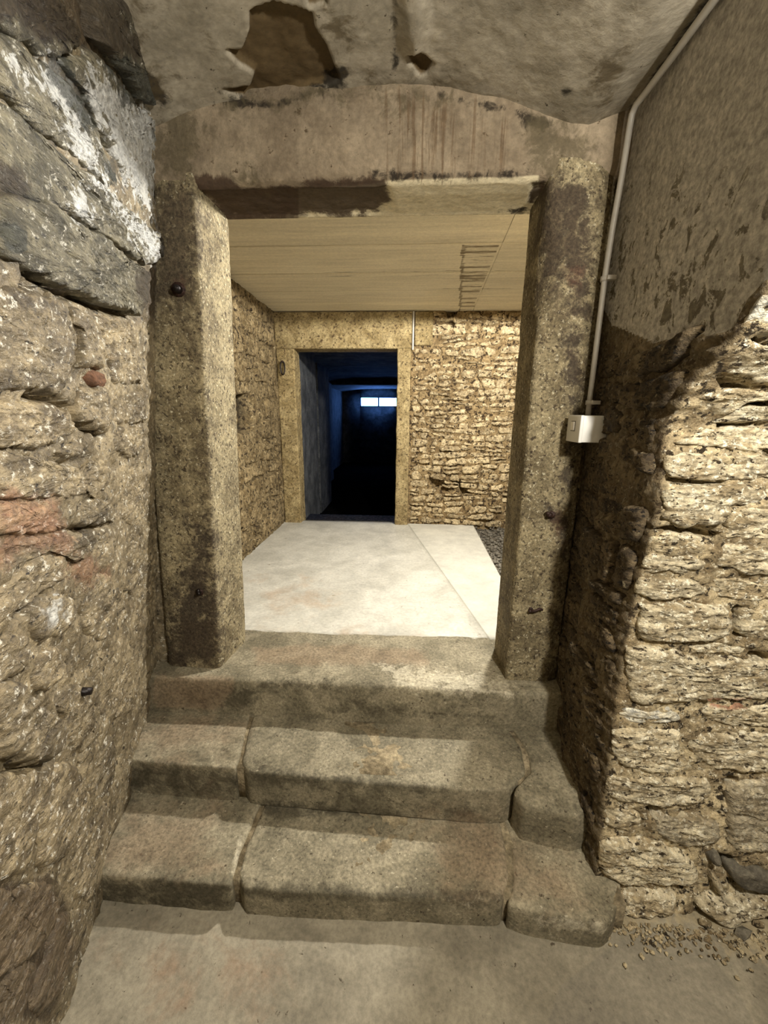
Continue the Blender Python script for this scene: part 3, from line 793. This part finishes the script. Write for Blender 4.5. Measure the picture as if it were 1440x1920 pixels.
prism('jamb', left_path, -0.03, 1.97, 170, 'granite', door_1, jambL_attrs, label='left granite jamb leaning inwards with a dark stain low down')


def right_path(z):
    # arris radius: neat below, a broken shoulder near the top
    r = 0.014 + 0.075 * np.clip((z - 1.49) / 0.07, 0, 1) ** 0.6 * np.clip((1.93 - z) / 0.25, 0.25, 1)
    ax, ay = 0.462, 1.60
    wx = 0.645
    p = [(wx + 0.06, 1.72), (wx + 0.045, 1.63), (wx, 1.605), (wx - 0.03, 1.602)]
    p += [(ax + r, ay)]
    for a in np.linspace(0.2, 1.37, 6): p.append((ax + r - r * math.sin(a), ay + r - r * math.cos(a)))
    p += [(ax, ay + r), (0.466, 1.845), (0.47, 1.86), (0.48, 1.865), (1.0, 1.865)]
    return p[::-1]


def jambR_attrs(P):  # stain, moss and rust, plus shade painted onto the upper jamb
    return {'m_stain_shade': pmask(P, [[(1050, 480), (1110, 480), (1105, 560), (1060, 540)], [(1005, 335), (1112, 335), (1112, 500), (1060, 515), (1010, 540)], [(1015, 940), (1060, 950), (1050, 985), (1018, 980)], [(1060, 500), (1110, 540), (1075, 1000), (1040, 1300), (1010, 1300), (1045, 1000)]], 40) * 0.62,
            'm_brown': pmask(P, [[(1040, 500), (1110, 500), (1100, 620), (1080, 700), (1060, 620)], [(1000, 335), (1115, 335), (1115, 530), (1066, 524), (1040, 530), (1000, 560)]], 90) * 0.92,
            'm_rust': pmask(P, [[(1055, 495), (1100, 495), (1095, 545), (1065, 535)], [(1035, 955), (1060, 955), (1050, 1020), (1035, 1000)]], 30) * 0.75}


o = prism('jamb', right_path, -0.03, 1.97, 170, 'granite', door_1, jambR_attrs, label='right granite jamb with a broken rounded shoulder near the top')
o.data.flip_normals()

# lintel and plaster over the doorway: front face, lower edge, underside
path = [(1.62, 2.40), (1.605, 2.15), (1.60, 1.975), (1.603, 1.945), (1.612, 1.928), (1.635, 1.918), (1.70, 1.917), (1.85, 1.925), (1.884, 1.925), (1.8845, 1.926), (1.885, 2.3)]
path = np.array(path); d = np.r_[0, np.cumsum(np.hypot(*np.diff(path, axis=0).T))]
t = np.linspace(0, d[-1], 170)
yz = np.stack([np.interp(t, d, path[:, 0]), np.interp(t, d, path[:, 1])], 1)
xs = np.linspace(-1.35, 0.82, 420)
P = np.zeros((len(xs), len(t), 3)); P[..., 0] = xs[:, None]; P[..., 1] = yz[None, :, 0]; P[..., 2] = yz[None, :, 1]
BRN = [[(345, 322), (420, 326), (455, 345), (560, 348), (600, 336), (690, 326), (724, 342), (733, 380), (705, 400), (650, 409), (580, 406), (500, 412), (425, 412), (372, 362)]]
front = P[..., 1] < 1.64
conc = pmask(P, [[(560, 352), (735, 338), (1010, 330), (1010, 402), (560, 412)]], 20) * (P[..., 2] < 1.96)
brn = pmask(P, BRN, 26) * (P[..., 2] < 2.0)
brn = np.maximum(brn, 0.75 * pmask(P, [[(995, 340), (1035, 330), (1010, 385), (960, 400), (990, 385)]], 14))
n1 = 0.014 * fbm(P, 5, 3, 71) + 0.003 * fbm(P, 30, 3, 72)
rec = np.clip(brn * 1.4 - 0.3, 0, 1) * (0.010 + 0.012 * fbm(P, 16, 4, 73))
P[..., 1] += np.where(front, n1 + rec, 0)
P[..., 2] += np.where(~front & (P[..., 1] < 1.86), n1 * 0.5 + rec, 0)
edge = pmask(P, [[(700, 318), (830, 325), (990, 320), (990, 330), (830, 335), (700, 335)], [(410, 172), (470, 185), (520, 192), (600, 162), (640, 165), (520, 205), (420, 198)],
                 [(820, 175), (960, 200), (1010, 215), (1032, 235), (1020, 250), (985, 240), (960, 212), (830, 188)], [(930, 395), (1000, 385), (1000, 400), (930, 402)]], 26) * 0.8
moss = pmask(P, [[(290, 180), (350, 190), (395, 240), (360, 345), (290, 345)], [(300, 180), (345, 200), (380, 260), (352, 340), (300, 340)], [(985, 210), (1040, 225), (1110, 250), (1120, 330), (1110, 520), (1030, 430), (1020, 330), (970, 250)], [(600, 160), (740, 155), (850, 180), (850, 210), (600, 200)], [(440, 310), (500, 310), (500, 350), (440, 350)], [(410, 180), (650, 165), (600, 190), (420, 215)]], 60) * 0.7
drip = pmask(P, [[(735, 180), (880, 195), (880, 340), (735, 330)], [(915, 230), (945, 235), (945, 310), (915, 310)]], 60) * 0.42 * front
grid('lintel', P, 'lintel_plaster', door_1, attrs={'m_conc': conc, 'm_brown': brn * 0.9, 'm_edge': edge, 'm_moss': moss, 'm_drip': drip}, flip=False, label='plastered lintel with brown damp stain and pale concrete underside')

# masonry behind jambs and lintel (closes the wall between both rooms)
wall_front = empty('wall_front', kind='structure', label='rough masonry either side of the doorway')
xs = np.linspace(-1.60, -0.98, 40); zs = np.linspace(-0.48, 2.3, 150)
X, Zz = np.meshgrid(xs, zs, indexing='ij'); P = np.stack([X, np.full_like(X, 1.635), Zz], -1)
P[..., 1] += 0.012 * fbm(P, 8, 4, 81) + 0.006 * fbm(P, 30, 3, 82, ridge=True)
grid('infill', P, 'left_mortar', wall_front, attrs=left_attrs(P), flip=False)
link('masonry', box_mesh(-1.7, -1.12, 1.67, 1.88, -0.3, 2.3), 'inner_left_rock', wall_front)
link('masonry', box_mesh(0.66, 2.7, 1.665, 1.855, -0.3, 2.3), 'inner_left_rock', wall_front)
link('masonry', box_mesh(0.76, 2.7, 1.5, 1.88, -0.3, 2.3), 'inner_left_rock', wall_front)

# ---- ceiling of the lower room (shallow vault)


def zceil(X): return np.interp(X, [-1.2, -1.0, -0.87, -0.75, -0.63, -0.4, -0.06, 0.12, 0.3, 0.42, 0.52, 0.57, 0.63, 0.72], [2.0, 2.04, 2.09, 2.13, 2.155, 2.18, 2.19, 2.175, 2.135, 2.095, 2.068, 2.064, 2.08, 2.105])


xs = np.r_[np.linspace(-1.30, 0.80, 330), np.linspace(0.84, 2.7, 14)]; ys = np.r_[np.linspace(-2.25, 0.6, 20), np.linspace(0.62, 1.64, 150)]
X, Y = np.meshgrid(xs, ys, indexing='ij')
P = np.stack([X, Y, zceil(np.clip(X, -1.0, 0.70))], -1)
BP = [[(468, 22), (512, 4), (560, 16), (586, 28), (590, 55), (612, 88), (636, 150), (600, 165), (560, 170), (530, 182), (480, 192), (432, 178), (418, 170), (470, 165), (478, 138), (450, 122), (425, 96), (456, 94), (468, 60)],
      [(764, 106), (786, 96), (812, 122), (800, 142), (788, 146), (770, 124)], [(560, -40), (620, -40), (612, 10), (580, 14)]]
bp = pmask(P, BP, 14)
ridge = pmask(P, [[(745, -60), (798, -60), (796, 60), (780, 110), (755, 60)]], 30)
P[..., 2] += 0.010 * fbm(P, 4, 3, 91) + 0.003 * fbm(P, 26, 3, 92) + 0.022 * np.clip(bp * 2 - 0.6, 0, 1) * (1 + 0.5 * fbm(P, 12, 3, 93)) - 0.018 * ridge
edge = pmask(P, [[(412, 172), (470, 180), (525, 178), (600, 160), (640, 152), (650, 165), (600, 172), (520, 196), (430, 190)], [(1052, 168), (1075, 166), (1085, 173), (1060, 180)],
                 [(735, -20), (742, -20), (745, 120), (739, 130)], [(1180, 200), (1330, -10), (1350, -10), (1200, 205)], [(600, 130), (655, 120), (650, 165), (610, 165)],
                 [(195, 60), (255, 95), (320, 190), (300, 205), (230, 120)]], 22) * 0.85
moss = pmask(P, [[(190, -40), (260, 0), (330, 200), (400, 330), (300, 330)], [(590, 20), (670, 20), (680, 150), (630, 150)], [(640, 140), (830, 140), (850, 185), (650, 175)], [(380, 80), (425, 95), (450, 125), (430, 150), (390, 140)], [(1090, 100), (1190, 90), (1160, 240), (1110, 260)]], 70) * 0.55
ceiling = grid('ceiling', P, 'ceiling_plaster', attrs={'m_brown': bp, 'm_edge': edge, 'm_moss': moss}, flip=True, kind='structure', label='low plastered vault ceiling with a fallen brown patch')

# rest of the lower room, behind the camera
rear = empty('wall_back', kind='structure', label='plain plastered walls of the lower room')
link('plaster', box_mesh(-1.8, 2.8, -2.4, -2.2, -0.5, 2.4), 'plain_plaster', rear)
link('plaster', box_mesh(2.6, 2.8, -2.4, 1.5, -0.5, 2.4), 'plain_plaster', rear)
link('plaster', box_mesh(-1.8, 2.8, -2.4, 1.8, 2.28, 2.42), 'plain_plaster', rear)
link('plaster', box_mesh(-1.95, -1.6, -2.4, 4.9, -0.5, 2.6), 'plain_plaster', rear)
link('plaster', box_mesh(0.85, 2.8, 1.25, 1.5, -0.5, 2.4), 'plain_plaster', rear)

# ================================================================== INNER ROOM
YF = 4.2
# floor slabs
floor_in = empty('floor_inner', kind='structure', label='pale screed floor of the inner room')


def slab(name, poly, z, mat, attrs=None):
    B = np.array(poly, float); u = np.linspace(0, 1, 60); v = np.linspace(0, 1, 60)
    U, V = np.meshgrid(u, v, indexing='ij')
    Q = (B[0] * ((1 - U) * (1 - V))[..., None] + B[1] * (U * (1 - V))[..., None] + B[2] * (U * V)[..., None] + B[3] * ((1 - U) * V)[..., None])
    P = np.concatenate([Q, np.full(Q.shape[:2] + (1,), z)], -1)
    P[..., 2] += 0.006 * fbm(P, 2, 3, 12)
    # turn the rim down so that the slab has an edge
    P = np.pad(P, ((1, 1), (1, 1), (0, 0)), mode='edge')
    P[0, :, 2] -= 0.05; P[-1, :, 2] -= 0.05; P[:, 0, 2] -= 0.05; P[:, -1, 2] -= 0.05
    return grid(name, P, mat, floor_in, attrs=attrs(P) if attrs else None)


def sc_attr(P): return {'m_pink': pmask(P, [[(480, 1080), (640, 1080), (640, 1140), (480, 1180)], [(460, 1170), (900, 1180), (900, 1215), (460, 1200)]], 100) * 0.6}


slab('screed_slab', [(-1.40, 1.94), (0.455, 1.94), (0.02, 4.26), (-1.40, 4.26)], -0.002, 'screed', sc_attr)
slab('screed_slab', [(0.459, 1.94), (0.69, 1.94), (0.73, 4.26), (0.024, 4.26)], 0.004, 'screed_pale')
link('ground', box_mesh(-1.6, 2.7, 1.9, 4.7, -0.3, -0.04), 'gravel', floor_in)
V, Fc = [], []
ico = [(0, 0, 1), (.89, 0, .45), (.28, .85, .45), (-.72, .53, .45), (-.72, -.53, .45), (.28, -.85, .45), (.72, .53, -.45), (-.28, .85, -.45), (-.89, 0, -.45), (-.28, -.85, -.45), (.72, -.53, -.45), (0, 0, -1)]
icf = [(0, 1, 2), (0, 2, 3), (0, 3, 4), (0, 4, 5), (0, 5, 1), (1, 6, 2), (2, 7, 3), (3, 8, 4), (4, 9, 5), (5, 10, 1), (6, 7, 2), (7, 8, 3), (8, 9, 4), (9, 10, 5), (10, 6, 1), (11, 7, 6), (11, 8, 7), (11, 9, 8), (11, 10, 9), (11, 6, 10)]
for i in range(1500):
    c = (random.uniform(0.73, 1.5), random.uniform(1.95, 4.18), -0.036 + random.uniform(0, 0.02)); r = random.uniform(0.008, 0.02); b = len(V)
    V += [(c[0] + p[0] * r * random.uniform(.7, 1.2), c[1] + p[1] * r * random.uniform(.7, 1.2), c[2] + p[2] * r * .8) for p in ico]; Fc += [[a + b for a in f] for f in icf]
g = link('gravel', mesh_from(V, Fc), 'gravel', smooth=False, kind='stuff', label='grey gravel strip beside the pale screed at the far wall', category='gravel')

# board-marked concrete ceiling, one object per board
ceil_in = empty('ceiling_inner', kind='structure', label='board-marked concrete ceiling of the inner room')
seams = [1.89, 2.25, 2.62, 3.10, 3.52, 3.86, 4.24]


def board_attrs(P):
    x, y = P[..., 0], P[..., 1]
    lad = np.zeros(x.shape)
    xl = np.interp(y, [2.6, 4.1], [0.30, 0.47]); xr = np.interp(y, [2.6, 4.1], [0.515, 0.60])
    inl = (x > xl) & (x < xr) & (y > 2.63)
    lad = np.where(inl, 0.36, lad)
    for yy in (2.66, 2.75, 3.0, 3.18, 3.3, 3.42, 3.55, 3.75, 3.9, 4.02): lad = np.where(inl & (np.abs(y - yy) < 0.016), 0.62, lad)
    lad = np.where(inl & (y > 3.1) & (y < 3.3), 0.52, lad)
    lad = np.where((np.abs(x - xl) < 0.012) & (y > 2.63), 0.6, lad)
    for yy in (3.08, 3.16, 3.48): lad = np.maximum(lad, 0.42 * np.exp(-((y - yy) / 0.03) ** 2) * (x > -0.6))
    return {'m_stain_shade': lad}


for i in range(len(seams) - 1):
    for x0, x1, fn in ((-1.5, 0.0, 0), (0.0, 2.6, 1)):
        y0, y1 = seams[i] + 0.004, seams[i + 1] - 0.004
        split = lambda y: 0.505 + (y - 2.27) * 0.052
        a = np.linspace(0, 1, 130 if fn == 0 else 40); b = np.linspace(0, 1, 30)
        A, Bb = np.meshgrid(a, b, indexing='ij'); Y = y0 + (y1 - y0) * Bb; sp = split(Y)
        X = (-1.5 + (sp - 0.001 + 1.5) * A) if fn == 0 else (sp + 0.001 + (2.6 - sp) * A)
        P = np.stack([X, Y, np.full_like(X, 2.088 + (0.001 if (i + fn) % 2 else 0.0) + 0.001 * (i % 3))], -1)
        P[..., 2] += 0.003 * fbm(P, (0.8, 20, 1), 3, 7)
        P = np.pad(P, ((1, 1), (1, 1), (0, 0)), mode='edge')
        P[:, 0, 2] += 0.02; P[:, -1, 2] += 0.02
        grid('board', P, 'board_concrete', ceil_in, attrs=board_attrs(P), flip=True)
link('slab', box_mesh(-1.8, 2.8, 1.85, 5.0, 2.112, 2.6), 'board_concrete', ceil_in)

# inner left wall
XI = -1.30


def map_inleft(s, t, h):
    s, t, h = np.broadcast_arrays(np.asarray(s, float), np.asarray(t, float), np.asarray(h, float))
    return np.stack([XI + h, s, t], -1)


ys = np.linspace(1.86, 4.3, 150); zs = np.linspace(-0.06, 2.13, 150)
S, T = np.meshgrid(ys, zs, indexing='ij'); P0 = map_inleft(S, T, 0.0)
Hn = 0.022 * fbm(P0, 3, 3, 101) + 0.016 * fbm(P0, 12, 4, 102, ridge=True)
nich = pmask(P0, [[(444, 742), (471, 738), (471, 808), (446, 812)]], 6)
Hn = Hn - 0.16 * nich
wall_inleft = grid('wall_inner_left', map_inleft(S, T, Hn), 'inner_left_rock', flip=False, attrs={'m_niche_shade': nich * 0.9}, kind='structure', label='rough brown rubble wall with a small square niche')  # recess shade painted as dark colour inside the niche
for poly in courses(2.7, 4.1, 0.02, 2.05, 0.10, 0.22, 0.14, 0.34, 0.02, 0.02):
    c = np.mean(poly, 0); u, v = project(map_inleft(*[np.array([q]) for q in (c[0], c[1], 0.0)]))
    if 425 < u[0] < 485 and 715 < v[0] < 835: continue
    stone('stone', poly, map_inleft, 'inner_left_rock', wall_inleft, proud=random.uniform(0.012, 0.03), amp=0.014, nfreq=(9, 9, 16), step=0.025, nmax=32, tilt=0.08, jit=0.012)

# far wall with a doorway
DX0, DX1, DZ = -1.105, -0.10, 1.765


def map_far(s, t, h):
    s, t, h = np.broadcast_arrays(np.asarray(s, float), np.asarray(t, float), np.asarray(h, float))
    return np.stack([s, YF - h, t], -1)


xs = np.linspace(-1.6, 2.6, 250); zs = np.linspace(-0.06, 2.13, 150)
S, T = np.meshgrid(xs, zs, indexing='ij'); P0 = map_far(S, T, 0.0)
Hn = 0.02 * fbm(P0, 4, 3, 111) + 0.022 * fbm(P0, (14, 14, 26), 4, 112, ridge=True) - 0.002
cav = pmask(P0, [[(838, 582), (856, 582), (850, 602), (860, 622), (845, 612)], [(805, 895), (838, 905), (845, 918), (815, 918)], [(848, 900), (875, 905), (880, 935), (868, 930), (862, 915)]], 8)
Hn = Hn - 0.10 * cav
drop = (S > DX0 - 0.03) & (S < DX1 + 0.03) & (T < DZ + 0.03)
wall_far = grid('wall_far', map_far(S, T, Hn), 'far_mortar', flip=False, drop=drop, kind='structure', label='warm tan rubble stone wall around the far doorway')
for poly in courses(0.05, 1.22, 0.0, 2.08, 0.035, 0.095, 0.07, 0.24, 0.012, 0.020):
    c = np.mean(poly, 0)
    if c[1] > 1.74 and c[0] < 0.24: continue
    u, v = project(map_far(*[np.array([q]) for q in (c[0], c[1], 0.0)]))
    if pmask(map_far(np.array([c[0]]), np.array([c[1]]), np.array([0.0])), [[(836, 580), (858, 580), (862, 622), (845, 618)], [(803, 895), (840, 900), (846, 920), (812, 920)], [(848, 898), (876, 903), (882, 935), (866, 932)]], 4)[0] > 0.3: continue
    stone('stone', poly, map_far, 'far_stone', wall_far, proud=random.uniform(0.008, 0.034), back=0.03, amp=0.010, nfreq=(16, 16, 24), step=0.016, nmin=12, nmax=36, tilt=0.12, jit=0.014,
          fine=0.02)

door_2 = empty('door_2', kind='structure', label='far doorway with granite jambs and lintel opening to the dark passage')


def jamb_path(x0, x1, y0, y1, c=0.012, lean=0.0):
    def f(z):
        k = lean * z
        return [(x0 + k, y1), (x0 + k, y0 + c), (x0 + k + .3 * c, y0 + .3 * c), (x0 + k + c, y0), (x1 + k - c, y0), (x1 + k - .3 * c, y0 + .3 * c), (x1 + k, y0 + c), (x1 + k, y1)]
    return f


prism('jamb', jamb_path(-1.29, -1.11, YF - 0.035, 4.36), -0.02, DZ + 0.01, 90, 'far_granite', door_2, amp=0.007)
prism('jamb', jamb_path(-0.10, 0.032, YF - 0.04, 4.36), -0.02, DZ + 0.01, 90, 'far_granite', door_2, amp=0.010)
for x0, x1, z0, z1, y0 in ((-1.295, 0.038, DZ - 0.012, 2.082, YF - 0.05), (0.062, 0.235, DZ + 0.02, 2.085, YF - 0.035)):
    me = box_mesh(x0, x1, y0, 4.40, z0, z1, 0.015)
    link('lintel' if x0 < 0 else 'lintel_block', me, 'far_granite', door_2)
link('sill', box_mesh(-1.12, -0.09, YF - 0.02, YF + 0.12, -0.40, -0.012, 0.01), 'step_granite', door_2)
link('white_strip', box_mesh(0.040, 0.056, YF - 0.062, YF - 0.045, 1.74, 2.08, 0.003), 'pvc', door_2, label='narrow white strip beside the lintel')

# passage beyond
def passage_plane(name, P, parent, peel=0.2, flip=False):
    m = np.clip(0.35 + 0.9 * fbm(P, 1.6, 3, 121), 0, 1) * peel
    return grid(name, P, 'dark_wall', parent, attrs={'m_peel': m}, flip=flip)


passage = empty('wall_passage', kind='structure', label='dark passage beyond the far doorway')
YE = 13.0
# left side with piers
prof = [(-1.135, 4.34), (-1.16, 5.35), (-1.75, 5.36), (-1.75, 6.2), (-1.32, 6.21), (-1.32, 7.1), (-1.95, 7.11), (-1.95, 9.0), (-1.72, 9.01), (-1.72, 9.6), (-2.0, 9.61), (-2.0, YE)]
zs = np.linspace(-0.45, 2.7, 24); P = np.zeros((len(prof), 24, 3))
for i, (x, y) in enumerate(prof): P[i, :, 0] = x; P[i, :, 1] = y; P[i, :, 2] = zs
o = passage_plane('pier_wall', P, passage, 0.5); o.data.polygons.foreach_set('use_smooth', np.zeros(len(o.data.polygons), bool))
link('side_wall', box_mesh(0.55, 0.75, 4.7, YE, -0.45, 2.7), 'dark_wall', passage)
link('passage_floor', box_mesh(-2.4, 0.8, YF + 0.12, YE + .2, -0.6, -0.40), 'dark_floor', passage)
th = np.linspace(0, 1, 24); yv = np.linspace(4.71, YE, 60)
A, Yv = np.meshgrid(th, yv, indexing='ij'); X = -2.1 + 2.8 * A
P = np.stack([X, Yv, 1.87 - 0.10 * np.abs(2 * A - 1) ** 2.5], -1); P[..., 2] += 0.02 * fbm(P, 2, 3, 131)
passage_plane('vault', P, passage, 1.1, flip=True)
for yy, zt in ((9.6, 1.84),):
    link('cross_rib', box_mesh(-2.1, 0.7, yy, yy + 0.35, zt - 0.06, zt + 0.4), 'dark_wall', passage)
link('head_masonry', box_mesh(-1.6, 0.9, 4.40, 4.50, DZ + 0.03, 2.5), 'dark_wall', passage)
link('side_masonry', box_mesh(-0.08, 0.7, 4.36, 4.75, -0.45, 2.5), 'dark_wall', passage)
# end wall with a two-pane window
wx0, wz1 = onY(675, 745, YE)[0], onY(709, 745, YE)[2]; wx1 = onY(745, 760, YE)[0]; wz0 = onY(709, 762, YE)[2]; wm = onY(709.5, 753, YE)[0]
end = empty('wall_end', kind='structure', label='end wall of the passage around the small window')
for b in ((-2.4, wx0, YE, YE + .2, -.5, 2.6), (wx1, 0.8, YE, YE + .2, -.5, 2.6), (wx0, wx1, YE, YE + .2, -.5, wz0), (wx0, wx1, YE, YE + .2, wz1, 2.6)):
    link('masonry', box_mesh(*b), 'dark_wall', end)
window_1 = empty('window_1', kind='structure', label='small bright two-pane window at the end of the dark passage')
fr = 0.03
for b in ((wx0, wx0 + fr, YE + .05, YE + .1, wz0, wz1), (wx1 - fr, wx1, YE + .05, YE + .1, wz0, wz1), (wm - .025, wm + .025, YE + .05, YE + .1, wz0, wz1), (wx0, wx1, YE + .05, YE + .1, wz0, wz0 + fr * .6), (wx0, wx1, YE + .05, YE + .1, wz1 - fr * .6, wz1)):
    link('frame_bar', box_mesh(*b), 'window_frame', window_1)
link('pane', box_mesh(wx0, wm, YE + .07, YE + .08, wz0, wz1), 'window_pane', window_1)
link('pane', box_mesh(wm, wx1, YE + .07, YE + .08, wz0, wz1), 'window_pane', window_1)

# ---- inner room shell
shell = empty('wall_inner_right', kind='structure', label='plain wall on the hidden side of the inner room')
link('plaster', box_mesh(2.55, 2.7, 1.8, 4.8, -0.2, 2.3), 'plain_plaster', shell)
link('plaster', box_mesh(0.55, 2.7, 4.32, 4.75, -0.2, 2.3), 'plain_plaster', shell)
link('plaster', box_mesh(-1.8, -1.56, 1.8, 4.75, -0.2, 2.3), 'plain_plaster', shell)

# ================================================================== OBJECTS
# conduit down the reveal
cpts = [onX(u, v, 0.672) for u, v in ((1480, -190), (1345, -8), (1262, 105), (1212, 172))]
vy = 1.585
low = [onX(u, v, 0.668) for u, v in ((1181, 236), (1166, 330), (1148, 430), (1131, 525), (1116, 650), (1101, 778))]
mid = [onX(1193, 196, 0.670), onX(1185, 214, 0.669)]
for p in low + mid: p[1] = min(p[1], 1.575)
conduit = empty('conduit', label='thin pale plastic conduit running down to the electrical box', category='conduit')
link('pipe', tube_mesh(cpts + mid + low, 0.0095, 12), 'pvc', conduit)
for u, v in ((1131, 525), (1105, 755)):
    p = onX(u, v, 0.668); p[1] = min(p[1], 1.575)
    link('clip', tube_mesh([p + [0, 0, -0.008], p + [0, 0, 0.008]], 0.0135, 12), 'pvc', conduit)
    link('clip_foot', box_mesh(p[0], p[0] + 0.03, p[1] - 0.022, p[1] + 0.004, p[2] - 0.007, p[2] + 0.007, 0.001), 'pvc', conduit)

bx = empty('electrical_box', label='square white electrical box beside the right granite jamb', category='electrical box')
x0, x1, y0, y1, z0, z1 = 0.598, 0.662, 1.462, 1.575, 1.055, 1.147
link('body', box_mesh(x0 + 0.006, x1 + 0.03, y0, y1, z0, z1, 0.004), 'box_plastic', bx)
lid = link('cover', box_mesh(x0, x0 + 0.012, y0 - 0.001, y1 + 0.001, z0 - 0.001, z1 + 0.001, 0.003), 'box_plastic', bx)
link('rocker', box_mesh(x0 - 0.004, x0 + 0.002, 1.505, 1.535, 1.095, 1.125, 0.002), 'box_mark', lid)
link('rocker_line', box_mesh(x0 - 0.0015, x0 + 0.001, 1.502, 1.538, 1.092, 1.128, 0.0005), 'box_mark_dark', lid)


def pin(px_, nrm, length, rad, label, mat='black_iron', hook=None, at=None):
    p = np.asarray(at if at is not None else onY(*px_, 1.603), float); nrm = np.asarray(nrm, float)
    o = empty('iron_pin', label=label, category='iron pin', group='iron pins in the masonry')
    o.location = p; p0 = np.zeros(3)
    pts = [p0 - nrm * 0.03, p0 + nrm * length * 0.4, p0 + nrm * length]
    link('shank', tube_mesh(pts, [rad, rad * 0.95, rad * 0.8], 9), mat, o)
    if hook is not None:
        hk = [p0 + nrm * length * 0.7] + [p0 + nrm * length * (0.7) + np.asarray(h, float) for h in hook]
        link('hook', tube_mesh(hk, [rad * 0.8] * (len(hk) - 1) + [rad * 0.6], 8), mat, o)
    link('collar', tube_mesh([p0 - nrm * 0.01, p0 + nrm * 0.004], rad * 1.6, 10), 'rust_iron', o)
    return o


pin((335, 543), (0.25, -0.95, -0.1), 0.035, 0.016, 'short rusty iron stub high on the left jamb')
pin((375, 1110), (0.1, -1, 0), 0.022, 0.010, 'small iron peg in the dark stain of the left jamb', hook=[(0, 0, 0.02)])
pin((1032, 965), (-0.5, -0.85, 0.1), 0.03, 0.011, 'rusty iron stub on the right jamb below the electrical box', 'rust_iron', hook=[(-0.012, -0.004, 0.012)])
pin((994, 1143), (-0.3, -0.95, 0), 0.022, 0.008, 'bent iron hook low on the right jamb', 'rust_iron', hook=[(0.018, -0.006, 0.004), (0.038, -0.004, 0.014), (0.05, -0.002, 0.008)])
sL, tL = px_left(133, 1298)
pin(None, LN, 0.035, 0.012, 'dark iron peg low in the left rubble wall', at=map_left(sL, tL, 0.012))
ring = empty('iron_ring', label='dark iron ring hanging beside the far doorway jamb', category='ring')
c = onY(530, 690, YF - 0.06); ring.location = c
rp = [(0.022 * math.cos(a), 0.004 * math.sin(2 * a), 0.062 * math.sin(a)) for a in np.linspace(0, 2 * math.pi, 20)]
link('loop', tube_mesh(rp, 0.007, 7, False), 'black_iron', ring)
link('staple', tube_mesh([(0, 0.05, 0.064), (0, -0.006, 0.064), (0, -0.008, 0.052)], 0.006, 7), 'rust_iron', ring)

# loose stones along the foot of the right wall
for k, (u, v, r, lab) in enumerate(((1205, 1712, 0.013, 'small pale pebble at the foot of the pale wall beside the lowest step'), (1322, 1735, 0.016, 'grey rounded pebble lying in the grit under the pale wall'),
                                    (1392, 1752, 0.020, 'largest loose stone chip in the grit under the pale wall'), (1420, 1735, 0.014, 'small brown stone chip against the pale wall'))):
    p = onZ(u, v, -0.44)
    a = np.array(ico) * r * np.array([1.2, 0.9, 0.7]) * (1 + 0.25 * np.array([[random.uniform(-1, 1)] for _ in ico]))
    me = mesh_from(a, [list(f) for f in icf])
    o = link('stone_chip', me, ('lit_mortar' if k % 2 else 'slate'), smooth=False, label=lab, category='stone chip', group='loose stone chips on the lower floor')
    o.location = (p[0], p[1], -0.438 + r * 0.4)

# crumbled grit along the foot of the walls
V, Fc = [], []
for i in range(560):
    if True:
        x = random.uniform(0.66, 1.5); y = 1.0 - abs(random.gauss(0, 0.035)); r = random.uniform(0.002, 0.008)
    b = len(V); z = -0.444
    V += [(x + p[0] * r * random.uniform(.6, 1.3), y + p[1] * r * random.uniform(.6, 1.3), z + p[2] * r * .8) for p in ico]; Fc += [[a + b for a in f] for f in icf]
link('grit', mesh_from(V, Fc), 'lit_mortar', smooth=False, kind='stuff', label='fine crumbled grit along the foot of the pale wall', category='grit')
